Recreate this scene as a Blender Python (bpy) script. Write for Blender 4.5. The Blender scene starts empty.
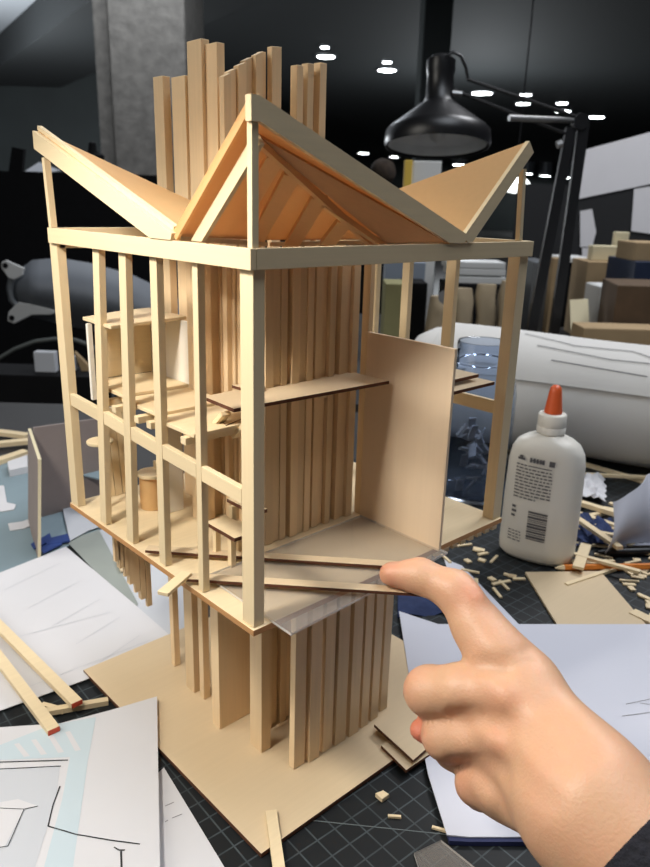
import bpy, bmesh, math, random
import numpy as np
from mathutils import Vector, Matrix
random.seed(4)
C = bpy.context.scene.collection
S = 0.70                       # metres per scene unit; positions below are in units of the measured model
ZT = -0.19                     # mat surface, in units
Z0 = 0.75
def wpos(p): return Vector((S*p[0], S*p[1], S*(p[2]-ZT)+Z0))

# ------------------------------------------------------------------ camera
F = 730.1
CP = Vector((-0.2527, -0.3306, 0.2656))
CR = Matrix.Rotation(-0.7466, 3, 'Z') @ Matrix.Rotation(-0.0268, 3, 'Y') @ Matrix.Rotation(1.2637, 3, 'X')
def ray(px, py): return CR @ Vector(((px-325)/F, -(py-433.5)/F, -1))
def onX(px, py, v=0.0):
    d = ray(px, py); return CP + d*((v-CP.x)/d.x)
def onY(px, py, v=0.0):
    d = ray(px, py); return CP + d*((v-CP.y)/d.y)
def onZ(px, py, v=ZT):
    d = ray(px, py); return CP + d*((v-CP.z)/d.z)
FW = Vector((0.6854, 0.7282, 0)); RT = Vector((0.7282, -0.6854, 0)); UP = Vector((0, 0, 1))
def at(px, py, d):             # point seen at a pixel, at horizontal distance d
    r = ray(px, py); return CP + r*(d/r.dot(FW))
def cam_pt(px, py, d):         # ... at camera depth d
    return CP + ray(px, py)*d
def V(s, d, z): return Vector((CP.x, CP.y, 0)) + RT*s + FW*d + UP*z

cam = bpy.data.cameras.new('camera'); co = bpy.data.objects.new('camera', cam); C.objects.link(co)
co.location = wpos(CP); co.rotation_euler = CR.to_euler('XYZ')
cam.sensor_fit = 'VERTICAL'; cam.sensor_height = 24; cam.lens = F/867*24
cam.clip_start = 0.01; cam.clip_end = 200
cam.dof.use_dof = True; cam.dof.focus_distance = 0.52*S; cam.dof.aperture_fstop = 13
bpy.context.scene.camera = co

# ------------------------------------------------------------------ materials
def new_mat(name):
    m = bpy.data.materials.new(name); m.use_nodes = True
    nt = m.node_tree; return m, nt, nt.nodes['Principled BSDF']
def srgb(r, g, b):
    f = lambda c: (c/255/12.92) if c/255 <= .04045 else ((c/255+.055)/1.055)**2.4
    return (f(r), f(g), f(b), 1)
def plain(name, col, rough=.6, metal=0, noise=0, scale=30, bump=0, spec=.5):
    m, nt, b = new_mat(name)
    b.inputs['Roughness'].default_value = rough; b.inputs['Metallic'].default_value = metal
    b.inputs['Specular IOR Level'].default_value = spec
    tc = nt.nodes.new('ShaderNodeTexCoord'); n = nt.nodes.new('ShaderNodeTexNoise'); n.inputs['Scale'].default_value = scale
    n.inputs['Detail'].default_value = 4
    nt.links.new(tc.outputs['Object'], n.inputs['Vector'])
    mr = nt.nodes.new('ShaderNodeMapRange'); mr.inputs['From Min'].default_value = .3; mr.inputs['From Max'].default_value = .7
    mr.inputs['To Min'].default_value = 1-noise; mr.inputs['To Max'].default_value = 1+noise
    nt.links.new(n.outputs['Fac'], mr.inputs['Value'])
    mx = nt.nodes.new('ShaderNodeMix'); mx.data_type = 'RGBA'; mx.blend_type = 'MULTIPLY'; mx.inputs['Factor'].default_value = 1
    mx.inputs['A'].default_value = col; nt.links.new(mr.outputs['Result'], mx.inputs['B'])
    nt.links.new(mx.outputs['Result'], b.inputs['Base Color'])
    if bump:
        bp = nt.nodes.new('ShaderNodeBump'); bp.inputs['Strength'].default_value = bump; bp.inputs['Distance'].default_value = .01
        nt.links.new(n.outputs['Fac'], bp.inputs['Height']); nt.links.new(bp.outputs['Normal'], b.inputs['Normal'])
    return m
def wood(name, col, axis='z', amount=.07, var=.06):
    m, nt, b = new_mat(name)
    b.inputs['Roughness'].default_value = .62; b.inputs['Specular IOR Level'].default_value = .3
    tc = nt.nodes.new('ShaderNodeTexCoord'); mp = nt.nodes.new('ShaderNodeMapping')
    sc = {'x': (18, 500, 500), 'y': (500, 18, 500), 'z': (500, 500, 18)}[axis]
    mp.inputs['Scale'].default_value = sc
    oi = nt.nodes.new('ShaderNodeObjectInfo')
    ad = nt.nodes.new('ShaderNodeVectorMath'); ad.operation = 'ADD'
    nt.links.new(tc.outputs['Object'], ad.inputs[0]); nt.links.new(oi.outputs['Random'], ad.inputs[1])
    nt.links.new(ad.outputs[0], mp.inputs['Vector'])
    n = nt.nodes.new('ShaderNodeTexNoise'); n.inputs['Scale'].default_value = 1; n.inputs['Detail'].default_value = 3
    nt.links.new(mp.outputs['Vector'], n.inputs['Vector'])
    n2 = nt.nodes.new('ShaderNodeTexNoise'); n2.inputs['Scale'].default_value = 25; nt.links.new(ad.outputs[0], n2.inputs['Vector'])
    a1 = nt.nodes.new('ShaderNodeMath'); a1.operation = 'MULTIPLY_ADD'; a1.inputs[1].default_value = amount*2; a1.inputs[2].default_value = 1-amount-var-.03
    nt.links.new(n.outputs['Fac'], a1.inputs[0])
    a2 = nt.nodes.new('ShaderNodeMath'); a2.operation = 'MULTIPLY_ADD'; a2.inputs[1].default_value = var*2
    nt.links.new(oi.outputs['Random'], a2.inputs[0]); nt.links.new(a1.outputs[0], a2.inputs[2])
    a3 = nt.nodes.new('ShaderNodeMath'); a3.operation = 'MULTIPLY_ADD'; a3.inputs[1].default_value = .06
    nt.links.new(n2.outputs['Fac'], a3.inputs[0]); nt.links.new(a2.outputs[0], a3.inputs[2])
    mx = nt.nodes.new('ShaderNodeMix'); mx.data_type = 'RGBA'; mx.blend_type = 'MULTIPLY'; mx.inputs['Factor'].default_value = 1
    mx.inputs['A'].default_value = col; nt.links.new(a3.outputs[0], mx.inputs['B'])
    nt.links.new(mx.outputs['Result'], b.inputs['Base Color'])
    return m
def clear(name, tint, fac, rough=.1, diff=(.6, .6, .6, 1)):
    m, nt, b = new_mat(name)
    b.inputs['Base Color'].default_value = diff; b.inputs['Roughness'].default_value = rough
    t = nt.nodes.new('ShaderNodeBsdfTransparent'); t.inputs['Color'].default_value = tint
    mx = nt.nodes.new('ShaderNodeMixShader'); mx.inputs['Fac'].default_value = fac
    nt.links.new(b.outputs['BSDF'], mx.inputs[1]); nt.links.new(t.outputs['BSDF'], mx.inputs[2])
    nt.links.new(mx.outputs['Shader'], nt.nodes['Material Output'].inputs['Surface'])
    return m
def glow(name, col, strength):
    m, nt, b = new_mat(name)
    b.inputs['Base Color'].default_value = (0, 0, 0, 1)
    b.inputs['Emission Color'].default_value = col; b.inputs['Emission Strength'].default_value = strength
    return m
WC = srgb(227, 206, 168)
M = dict(
    wz=wood('basswood_upright', WC, 'z'), wx=wood('basswood_lengthwise', WC, 'x'), wy=wood('basswood_crosswise', WC, 'y'),
    core=wood('core_basswood', srgb(224, 197, 158), 'z', .08, .10),
    ply=wood('plywood_sheet', srgb(212, 190, 156), 'x', .04, .02),
    roofp=wood('roof_veneer', srgb(231, 193, 136), 'x', .05, .02),
    rafter=wood('rafter_wood', srgb(238, 208, 156), 'x', .05, .03),
    panel=wood('pale_veneer', srgb(232, 208, 178), 'z', .03, .02),
    burnt=plain('laser_burnt_edge', srgb(92, 52, 30), .8, noise=.2, scale=200),
    card=plain('white_card', srgb(232, 226, 214), .7, noise=.02),
    paper=plain('white_paper', srgb(211, 210, 213), .8, noise=.02, scale=12),
    paper2=plain('bluish_paper', srgb(205, 206, 216), .7, noise=.015, scale=9),
    blueprint=plain('pale_blue_print', srgb(193, 207, 214), .8), greyprint=plain('pale_grey_print', srgb(196, 199, 205), .8),
    ink=plain('black_ink', srgb(40, 40, 42), .7), redend=plain('red_stick_end', srgb(205, 78, 50), .6),
    greygreen=plain('grey_green_sheet', srgb(150, 156, 150), .7, noise=.05, scale=20),
    greyblue=plain('grey_blue_sheet', srgb(128, 146, 154), .7, noise=.06, scale=15),
    greyboard=plain('grey_chipboard', srgb(146, 134, 130), .85, noise=.04, scale=40),
    tape=plain('blue_tape', srgb(44, 66, 124), .6, noise=.15, scale=50),
    bluecloth=plain('dark_blue_cloth', srgb(40, 54, 92), .9, noise=.2, scale=60, bump=.3),
    navy=plain('navy_card', srgb(30, 38, 80), .7),
    bottle=plain('white_plastic', srgb(226, 222, 212), .38, noise=.01),
    orange=plain('orange_plastic', srgb(214, 92, 44), .4), pencil=plain('orange_paint', srgb(206, 120, 44), .4),
    print_=plain('grey_black_print', srgb(92, 90, 92), .7),
    black=plain('black_metal', srgb(22, 22, 24), .35, noise=.1), blackm=plain('matt_black', srgb(17, 17, 19), .85, noise=.1, spec=.2),
    steel=plain('brushed_steel', srgb(150, 150, 150), .35, .9, noise=.1), greymetal=plain('grey_metal', srgb(120, 124, 128), .4, .5),
    white=plain('white_enamel', srgb(205, 206, 205), .5), greyshell=plain('grey_moulded_plastic', srgb(118, 123, 130), .55, noise=.04, scale=6),
    roll=plain('roll_paper', srgb(214, 212, 208), .85, noise=.025, scale=10), pencilline=plain('pencil_line', srgb(120, 120, 122), .8),
    tan=plain('brown_cardboard', srgb(164, 140, 106), .9, noise=.05, scale=30), cream=plain('cream_card', srgb(216, 205, 172), .85, noise=.03),
    kraft=plain('kraft_paper', srgb(150, 135, 110), .9, noise=.12, scale=14, bump=.3), dkbrown=plain('dark_brown_card', srgb(86, 68, 50), .9, noise=.1),
    olive=plain('olive_card', srgb(150, 146, 104), .8, noise=.04), bluegrey=plain('blue_grey_plastic', srgb(132, 142, 156), .5),
    yellow=plain('yellow_card', srgb(206, 172, 70), .7), hair=plain('dark_brown_fluff', srgb(48, 38, 30), .95, noise=.4, scale=60),
    deskblue=plain('dark_blue_box', srgb(28, 40, 66), .6, noise=.1),
    concrete=plain('board_marked_concrete', srgb(120, 116, 110), .9, noise=.22, scale=16, bump=.5),
    wallm=plain('dark_wall', srgb(46, 52, 52), .7, noise=.15, scale=1.5), darkwall=plain('charcoal_partition', srgb(30, 31, 33), .9, noise=.1, scale=5),
    ceilm=plain('dark_ceiling', srgb(40, 43, 44), .8, noise=.05, scale=1), soffit=plain('grey_soffit', srgb(150, 154, 158), .8, noise=.05, scale=1),
    floorm=plain('dark_floor', srgb(46, 44, 44), .6, noise=.1, scale=4), deskm=plain('dark_desk_laminate', srgb(44, 42, 42), .6, noise=.06, scale=8),
    sleeve=plain('black_knit', srgb(26, 26, 34), .95, noise=.3, scale=300, bump=.4),
    acrylic=clear('clear_acrylic', (.96, .95, .94, 1), .80, .12, (.50, .47, .44, 1)),
    acrylicedge=clear('acrylic_edge', (.9, .9, .9, 1), .25, .2, (.78, .74, .70, 1)),
    glow=glow('downlight_lens', (.92, .97, 1, 1), 26), lampin=plain('lamp_reflector', srgb(215, 217, 218), .45, noise=.05),
)
def translucent(m, col, fac):
    nt = m.node_tree; b = nt.nodes['Principled BSDF']; t = nt.nodes.new('ShaderNodeBsdfTranslucent'); t.inputs['Color'].default_value = col
    mx = nt.nodes.new('ShaderNodeMixShader'); mx.inputs['Fac'].default_value = fac
    nt.links.new(b.outputs['BSDF'], mx.inputs[1]); nt.links.new(t.outputs['BSDF'], mx.inputs[2])
    nt.links.new(mx.outputs['Shader'], nt.nodes['Material Output'].inputs['Surface'])
translucent(M['roofp'], (.95, .58, .28, 1), .32)
translucent(M['rafter'], (.98, .70, .40, 1), .35)
def glass_mat():
    m, nt, b = new_mat('blue_tinted_glass')
    b.inputs['Base Color'].default_value = (.72, .81, .97, 1); b.inputs['Roughness'].default_value = .04
    b.inputs['Transmission Weight'].default_value = 1; b.inputs['IOR'].default_value = 1.25
    return m
M['glass'] = glass_mat()
def mat_grid():
    m, nt, b = new_mat('cutting_mat'); b.inputs['Roughness'].default_value = .55; b.inputs['Specular IOR Level'].default_value = .3
    tc = nt.nodes.new('ShaderNodeTexCoord'); mp = nt.nodes.new('ShaderNodeMapping')
    mp.inputs['Rotation'].default_value = (0, 0, math.radians(3)); mp.inputs['Location'].default_value = (.0023, .0013, 0)
    nt.links.new(tc.outputs['Object'], mp.inputs['Vector'])
    sx = nt.nodes.new('ShaderNodeSeparateXYZ'); nt.links.new(mp.outputs['Vector'], sx.inputs[0])
    outs = []
    for k in 'XY':
        d = nt.nodes.new('ShaderNodeMath'); d.operation = 'DIVIDE'; d.inputs[1].default_value = .0172*S; nt.links.new(sx.outputs[k], d.inputs[0])
        f = nt.nodes.new('ShaderNodeMath'); f.operation = 'FRACT'; nt.links.new(d.outputs[0], f.inputs[0])
        l = nt.nodes.new('ShaderNodeMath'); l.operation = 'LESS_THAN'; l.inputs[1].default_value = .075; nt.links.new(f.outputs[0], l.inputs[0]); outs.append(l)
    mx = nt.nodes.new('ShaderNodeMath'); mx.operation = 'MAXIMUM'; nt.links.new(outs[0].outputs[0], mx.inputs[0]); nt.links.new(outs[1].outputs[0], mx.inputs[1])
    n = nt.nodes.new('ShaderNodeTexNoise'); n.inputs['Scale'].default_value = 60; nt.links.new(tc.outputs['Object'], n.inputs['Vector'])
    mu = nt.nodes.new('ShaderNodeMath'); mu.operation = 'MULTIPLY'; nt.links.new(mx.outputs[0], mu.inputs[0]); nt.links.new(n.outputs['Fac'], mu.inputs[1])
    c = nt.nodes.new('ShaderNodeMix'); c.data_type = 'RGBA'; c.inputs['A'].default_value = srgb(24, 27, 29); c.inputs['B'].default_value = srgb(84, 93, 97)
    nt.links.new(mu.outputs[0], c.inputs['Factor']); nt.links.new(c.outputs['Result'], b.inputs['Base Color'])
    return m
M['mat'] = mat_grid()
def skin_mat():
    m, nt, b = new_mat('skin')
    b.inputs['Roughness'].default_value = .48; b.inputs['Subsurface Weight'].default_value = .25
    b.inputs['Subsurface Radius'].default_value = (.006, .0025, .0012); b.inputs['Subsurface Scale'].default_value = 1
    tc = nt.nodes.new('ShaderNodeTexCoord')
    n = nt.nodes.new('ShaderNodeTexNoise'); n.inputs['Scale'].default_value = 45; n.inputs['Detail'].default_value = 3; nt.links.new(tc.outputs['Object'], n.inputs['Vector'])
    at_ = nt.nodes.new('ShaderNodeAttribute'); at_.attribute_name = 'flush'
    ad = nt.nodes.new('ShaderNodeMath'); ad.operation = 'MULTIPLY_ADD'; ad.inputs[1].default_value = .45; ad.inputs[2].default_value = -.12
    nt.links.new(n.outputs['Fac'], ad.inputs[0])
    a2 = nt.nodes.new('ShaderNodeMath'); a2.operation = 'ADD'; a2.use_clamp = True
    nt.links.new(ad.outputs[0], a2.inputs[0]); nt.links.new(at_.outputs['Fac'], a2.inputs[1])
    c = nt.nodes.new('ShaderNodeMix'); c.data_type = 'RGBA'; c.inputs['A'].default_value = srgb(217, 173, 138); c.inputs['B'].default_value = srgb(216, 124, 98)
    nt.links.new(a2.outputs[0], c.inputs['Factor']); nt.links.new(c.outputs['Result'], b.inputs['Base Color'])
    n3 = nt.nodes.new('ShaderNodeTexNoise'); n3.inputs['Scale'].default_value = 700; nt.links.new(tc.outputs['Object'], n3.inputs['Vector'])
    bp = nt.nodes.new('ShaderNodeBump'); bp.inputs['Strength'].default_value = .12; bp.inputs['Distance'].default_value = .002
    nt.links.new(n3.outputs['Fac'], bp.inputs['Height']); nt.links.new(bp.outputs['Normal'], b.inputs['Normal'])
    return m
M['skin'] = skin_mat()

# ------------------------------------------------------------------ builders
def origin_of(o):
    p = Vector((0, 0, 0))
    while o is not None: p += o.location; o = o.parent
    return p
class MB:
    def __init__(s): s.v = []; s.f = []; s.mi = []
    def add(s, vs, fs, mi=0):
        k = len(s.v); s.v += [Vector(p) for p in vs]; s.f += [[k+i for i in f] for f in fs]; s.mi += [mi]*len(fs); return s
    def hexa(s, p, mi=0, side=None):   # p: 4 bottom (ccw) + 4 top
        s.add(p, [[3, 2, 1, 0], [4, 5, 6, 7]], mi)
        k = len(s.v)-8; sd = mi if side is None else side
        for i in range(4):
            j = (i+1) % 4; s.f.append([k+i, k+j, k+4+j, k+4+i]); s.mi.append(sd)
        return s
    def box(s, x0, x1, y0, y1, z0, z1, mi=0, side=None):
        return s.hexa([(x0, y0, z0), (x1, y0, z0), (x1, y1, z0), (x0, y1, z0), (x0, y0, z1), (x1, y0, z1), (x1, y1, z1), (x0, y1, z1)], mi, side)
    def prism(s, poly, vec, mi=0, side=None):
        poly = [Vector(p) for p in poly]; vec = Vector(vec); n = len(poly)
        nn = Vector((0, 0, 0))
        for i in range(n): nn += poly[i].cross(poly[(i+1) % n])
        if nn.dot(vec) < 0: poly.reverse()
        k = len(s.v); s.v += poly + [p+vec for p in poly]; sd = mi if side is None else side
        s.f.append([k+i for i in range(n)][::-1]); s.mi.append(mi); s.f.append([k+n+i for i in range(n)]); s.mi.append(mi)
        for i in range(n):
            j = (i+1) % n; s.f.append([k+i, k+j, k+n+j, k+n+i]); s.mi.append(sd)
        return s
    def bar(s, a, b, w, h, up=(0, 0, 1), mi=0, endmi=None, sidemi=None):   # box from a to b, w across, h along up
        a = Vector(a); b = Vector(b); d = (b-a).normalized(); r = d.cross(Vector(up)).normalized(); u = r.cross(d).normalized()
        r *= w/2; u *= h/2
        p = [a-r-u, a+r-u, a+r+u, a-r+u, b-r-u, b+r-u, b+r+u, b-r+u]; k = len(s.v); s.v += p
        e = mi if endmi is None else endmi; sd = mi if sidemi is None else sidemi
        for f, m in (([3, 2, 1, 0], e), ([4, 5, 6, 7], e), ([0, 1, 5, 4], mi), ([1, 2, 6, 5], sd), ([2, 3, 7, 6], mi), ([3, 0, 4, 7], sd)):
            s.f.append([k+i for i in f]); s.mi.append(m)
        return s
    def tube(s, pts, r, n=10, mi=0, ell=None):
        pts = [Vector(p) for p in pts]; k0 = len(s.v); m = len(pts)
        rr = r if isinstance(r, (list, tuple)) else [r]*m; ref = None
        for i, p in enumerate(pts):
            d = (pts[min(i+1, m-1)]-pts[max(i-1, 0)]).normalized()
            if ref is None: ref = Vector((0, 0, 1)) if abs(d.z) < .9 else Vector((1, 0, 0))
            a = d.cross(ref).normalized(); b = a.cross(d).normalized(); ref = b
            for j in range(n):
                t = 2*math.pi*j/n; s.v.append(p + a*math.cos(t)*rr[i] + b*math.sin(t)*rr[i])
        for i in range(m-1):
            for j in range(n):
                j2 = (j+1) % n; s.f.append([k0+i*n+j, k0+i*n+j2, k0+(i+1)*n+j2, k0+(i+1)*n+j]); s.mi.append(mi)
        s.f.append([k0+j for j in range(n)][::-1]); s.mi.append(mi); s.f.append([k0+(m-1)*n+j for j in range(n)]); s.mi.append(mi)
        return s
    def lathe(s, prof, c, n=32, ex=(1, 0, 0), ey=(0, 1, 0), ez=(0, 0, 1), sx=1, sy=1, mi=0, cap=True, power=2):
        c = Vector(c); ex = Vector(ex); ey = Vector(ey); ez = Vector(ez); k0 = len(s.v); m = len(prof)
        for (r, z) in prof:
            for j in range(n):
                t = 2*math.pi*j/n; ct, st = math.cos(t), math.sin(t)
                a = math.copysign(abs(ct)**(2/power), ct); b = math.copysign(abs(st)**(2/power), st)
                rx, ry = (r if isinstance(r, tuple) else (r*sx, r*sy))
                s.v.append(c + ex*(a*rx) + ey*(b*ry) + ez*z)
        for i in range(m-1):
            for j in range(n):
                j2 = (j+1) % n; s.f.append([k0+i*n+j, k0+i*n+j2, k0+(i+1)*n+j2, k0+(i+1)*n+j]); s.mi.append(mi)
        if cap:
            s.f.append([k0+j for j in range(n)][::-1]); s.mi.append(mi); s.f.append([k0+(m-1)*n+j for j in range(n)]); s.mi.append(mi)
        return s
    def grid(s, fn, nu, nv, mi=0):
        k = len(s.v)
        for i in range(nu+1):
            for j in range(nv+1): s.v.append(Vector(fn(i/nu, j/nv)))
        for i in range(nu):
            for j in range(nv):
                a = k+i*(nv+1)+j; s.f.append([a, a+nv+1, a+nv+2, a+1]); s.mi.append(mi)
        return s
    def build(s, name, mats, parent=None, smooth=False, bevel=0, solid=0, sub=0):
        if not isinstance(mats, (list, tuple)): mats = [mats]
        W = [wpos(p) for p in s.v]
        if parent is not None: o0 = origin_of(parent)
        else:
            xs = [p.x for p in W]; ys = [p.y for p in W]; zs = [p.z for p in W]
            o0 = Vector(((min(xs)+max(xs))/2, (min(ys)+max(ys))/2, min(zs)))
        me = bpy.data.meshes.new(name); me.from_pydata([p-o0 for p in W], [], s.f); 
        for m in mats: me.materials.append(m)
        for p, i in zip(me.polygons, s.mi): p.material_index = i; p.use_smooth = smooth
        bm = bmesh.new(); bm.from_mesh(me); bmesh.ops.recalc_face_normals(bm, faces=bm.faces); bm.to_mesh(me); bm.free()
        me.update()
        o = bpy.data.objects.new(name, me); C.objects.link(o)
        if parent is not None: o.parent = parent
        else: o.location = o0
        if solid:
            md = o.modifiers.new('thickness', 'SOLIDIFY'); md.thickness = solid; md.offset = 0
        if sub:
            md = o.modifiers.new('smooth', 'SUBSURF'); md.levels = sub; md.render_levels = sub
        if bevel:
            md = o.modifiers.new('bevel', 'BEVEL'); md.width = bevel; md.segments = 2; md.limit_method = 'ANGLE'
        if smooth and not sub:
            md = o.modifiers.new('edges', 'EDGE_SPLIT'); md.split_angle = math.radians(50)
        return o
def thing(name, label, cat, base, group=None):
    o = bpy.data.objects.new(name, None); C.objects.link(o); o.location = wpos(base); o.empty_display_size = .02
    o['label'] = label; o['category'] = cat
    if group: o['group'] = group
    return o
def tag(o, label, cat, group=None):
    o['label'] = label; o['category'] = cat
    if group: o['group'] = group
    return o
def struct(o): o['kind'] = 'structure'; return o
def copy_tree(o, loc, label=None, group=None, rotz=None):
    r = o.copy(); C.objects.link(r); r.location = loc
    if rotz is not None: r.rotation_euler = (0, 0, rotz)
    if label: r['label'] = label
    if group: r['group'] = group
    for ch in list(o.children):
        c = ch.copy(); C.objects.link(c); c.parent = r
        for g in list(ch.children):
            d = g.copy(); C.objects.link(d); d.parent = c
    return r
BV = .00025

# ------------------------------------------------------------------ the architectural model
W, D = .2777, .2702
model = thing('architectural_model', 'wooden stick-framed architectural model with folded roof standing on a plywood base', 'model', (W/2, D/2, ZT+.0004))
def mp(name, mb, mat, parent=None, **k): return mb.build(name, mat, parent or model, **k)
mp('base_plate', MB().box(.002, .285, -.005, .282, ZT+.0006, ZT+.0046, 0, 1), [M['ply'], M['burnt']], bevel=BV)
mp('floor_plate', MB().box(-.002, W, -.002, D, -.0045, 0, 0, 1), [M['wx'], wood('cut_plywood_edge', srgb(190, 140, 90), 'x')], bevel=BV)
for x, y0, y1 in ((.012, .10, .262), (.10, .012, .25), (.20, .012, .25), (.262, .012, .26)):
    mp('floor_joist', MB().box(x-.004, x+.004, y0, y1, -.0125, -.0047), M['wy'])
for k in range(9):
    x = .178+.0115*k
    mp('joist_end', MB().box(x, x+.0065, .002, .03, -.0115, -.0047), M['wy'])
# posts
HB = .2285; HT = .2403
mp('corner_post', MB().box(.0, .0085, .0, .0125, .0002, HB-.0002), M['wz'], bevel=BV)
mp('corner_post', MB().box(-.001, .0065, D-.0145, D-.001, .0002, HB-.0002), M['wz'], bevel=BV)
mp('corner_post', MB().box(W-.012, W, 0, .011, .0002, HB-.0002), M['wz'], bevel=BV)
mp('corner_post', MB().box(W-.011, W, D-.011, D, .0002, HB-.0002), M['wz'], bevel=BV)
# beams
mp('roof_beam', MB().box(-.004, .0, -.003, D-.006, HB, HT), M['wy'], bevel=BV)
mp('roof_beam', MB().box(.0002, W+.001, -.003, .001, HB, HT), M['wx'], bevel=BV)
mp('roof_beam', MB().box(W-.002, W+.003, .0012, D, HB, HT), M['wy'], bevel=BV)
mp('roof_beam', MB().box(.0002, W-.003, D-.010, D-.006, HB, HT), M['wx'], bevel=BV)
mp('ledger', MB().box(.002, .060, D-.0145, D-.0104, HB-.004, HB), M['wx'])
# studs on the left side (slight lean as built)
for yb, yt, wd in ((.2095, .1905, .0100), (.1635, .1505, .0100), (.1135, .1085, .0088), (.0615, .0588, .0060)):
    h = wd/2; th = .0055
    mp('stud', MB().hexa([(0, yb-h, .0002), (th, yb-h, .0002), (th, yb+h, .0002), (0, yb+h, .0002),
                          (0, yt-h, HB-.0002), (th, yt-h, HB-.0002), (th, yt+h, HB-.0002), (0, yt+h, HB-.0002)]), M['wz'], bevel=BV)
# rail in segments between the studs
seg = [(.2555, .2060), (.1955, .1625), (.1520, .1156), (.1066, .0636), (.0572, .0127)]
for i, (a, b) in enumerate(seg):
    za = .1045 - .0022*i
    zb_ = za - .002
    mp('rail', MB().hexa([(.000, b, zb_-.0105), (.0045, b, zb_-.0105), (.0045, a, za-.0105), (.000, a, za-.0105),
                          (.000, b, zb_), (.0045, b, zb_), (.0045, a, za), (.000, a, za)]), M['wy'], bevel=BV)
for y in (.2005, .1790, .1440, .1260, .0800):
    mp('joist', MB().box(.0008, .068, y-.0032, y+.0032, .1050, .1102), M['wx'], bevel=BV)
# studs and rail on the far right side (plane x = W)
for y, w in ((.1235, .0085), (.0720, .0105), (.165, .010), (.215, .010)):
    mp('stud', MB().box(W-.006, W, y-w/2, y+w/2, .0002, HB-.0002), M['wz'], bevel=BV)
mp('rail', MB().box(W-.0045, W-.0005, .0112, .0665, .094, .1055), M['wy'], bevel=BV)
mp('rail', MB().box(W-.0045, W-.0005, .0773, .119, .094, .1055), M['wy'], bevel=BV)
# burnt-edged shelves at the far right
pw = [M['ply'], M['burnt']]
a, b, c = onZ(464, 378, .122), onZ(506, 368, .122), onZ(447, 373, .122)
mp('side_shelf', MB().prism([(.205, .012, .1215), (.2655, .012, .1215), (.2655, .0655, .1215), (.205, .0655, .1215)], (0, 0, .0028), 0, 1), pw)
mp('side_shelf', MB().prism([(.205, .022, .1275), (.256, .022, .1275), (.256, .064, .1275), (.205, .064, .1275)], (0, 0, .0028), 0, 1), pw)
# roof --------------------------------------------------------------
N = Vector((0, 0, .3145)); L = Vector((-.001, .2745, .3105)); R = Vector((.2575, -.001, .3105))
V1 = Vector((-.001, .0764, .2428)); V2 = Vector((.1870, -.001, .2428)); CC = Vector((.1015, .1165, .2370))
def roof(name, a, b, c, th=.0032, mats=None):
    n = (b-a).cross(c-a).normalized()
    if n.z < 0: n = -n
    return mp(name, MB().prism([a, b, c], n*th), mats or [M['roofp']])
p1 = roof('roof_panel', L, V1, CC); p2 = roof('roof_panel', N, V1+Vector((0, .001, 0)), CC)
p3 = roof('roof_panel', N, CC, V2); p4 = roof('roof_panel', R, V2, CC)
def fascia(a, b, depth, out, th, mat, parent, drop=.0002, ea=0, eb=0):
    # a board hanging below the panel edge a-b, in the vertical plane of that edge
    a = Vector(a); b = Vector(b); d = (b-a).normalized(); dn = (d.cross(Vector(out))).normalized()
    if dn.z > 0: dn = -dn
    A = a+dn*drop; B = b+dn*drop
    pg = [A, B, B+dn*depth-d*eb, A+dn*depth+d*ea]; zl_ = HT+.0003; cl = []
    for i in range(4):                       # cut the foot level on the beam
        p, q = pg[i], pg[(i+1) % 4]
        if p.z >= zl_: cl.append(p)
        if (p.z >= zl_) != (q.z >= zl_): cl.append(p.lerp(q, (zl_-p.z)/(q.z-p.z)))
    MBx = MB().prism(cl, Vector(out)*th)
    return mp('fascia', MBx, mat, parent)
fascia(L, V1, .0125, (-1, 0, 0), .004, M['wy'], p1, drop=-.002, ea=.004)
fascia(L+Vector((.004, 0, .0025)), V1+Vector((.004, .004, .0025)), .003, (-1, 0, 0), .004, M['wy'], p1, drop=-.0035)
fascia(N, V1, .0030, (-1, 0, 0), .002, M['roofp'], p2)
fascia(N.lerp(V1, .13)+Vector((.005, 0, 0)), V1+Vector((.005, 0, 0)), .0080, (1, 0, 0), .003, M['wy'], p2, drop=.0070)
fascia(N, V2, .0118, (0, -1, 0), .0035, M['wx'], p3, drop=-.0035)
fascia(R, V2, .0105, (0, -1, 0), .0035, M['wx'], p4, drop=-.0035)
# rafters under the near panel p3: from a purlin down to the valley
n3 = (CC-N).cross(V2-N).normalized(); n3 = n3 if n3.z < 0 else -n3
def onp3(px, py):
    d = ray(px, py); return CP + d*((N-CP).dot(n3)/d.dot(n3))
A0, A1 = onp3(259, 134), onp3(377, 244)
mp('purlin', MB().bar(A0+n3*.004, A1+n3*.004, .0030, .0055, n3), M['rafter'], p3)
hb_ = [onp3(*p) for p in ((258, 131), (452, 242), (392, 244), (261, 137))]
mp('shade_board', MB().prism([p+n3*.0012 for p in hb_], n3*.0015), wood('shade_board_wood', srgb(196, 150, 108), 'x'), p3)  # added board; the eave's shade is put into its darker, opaque wood
for (u, v_) in (((293, 170), (254, 241)), ((320, 194), (289, 247)), ((345, 218), (323, 247)), ((276, 153), (243, 212))):
    a, b = onp3(*u), onp3(*v_)
    mp('rafter', MB().bar(a+n3*.0022, b+n3*.0022, .0105, .0042, n3), M['rafter'], p3)
A2, A3 = onp3(324, 197), onp3(389, 243)
mp('rafter', MB().bar(A2+n3*.005, A3+n3*.005, .003, .0045, n3), M['rafter'], p3)
mp('valley_batten', MB().bar(V1+Vector((.004, .004, -.0012)), CC+Vector((0, 0, -.0030)), .0035, .0030), M['wy'], p2)
mp('valley_batten', MB().bar(V2+Vector((-.004, .004, -.0012)), CC+Vector((.004, 0, -.0030)), .0035, .0030), M['wx'], p3)
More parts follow.
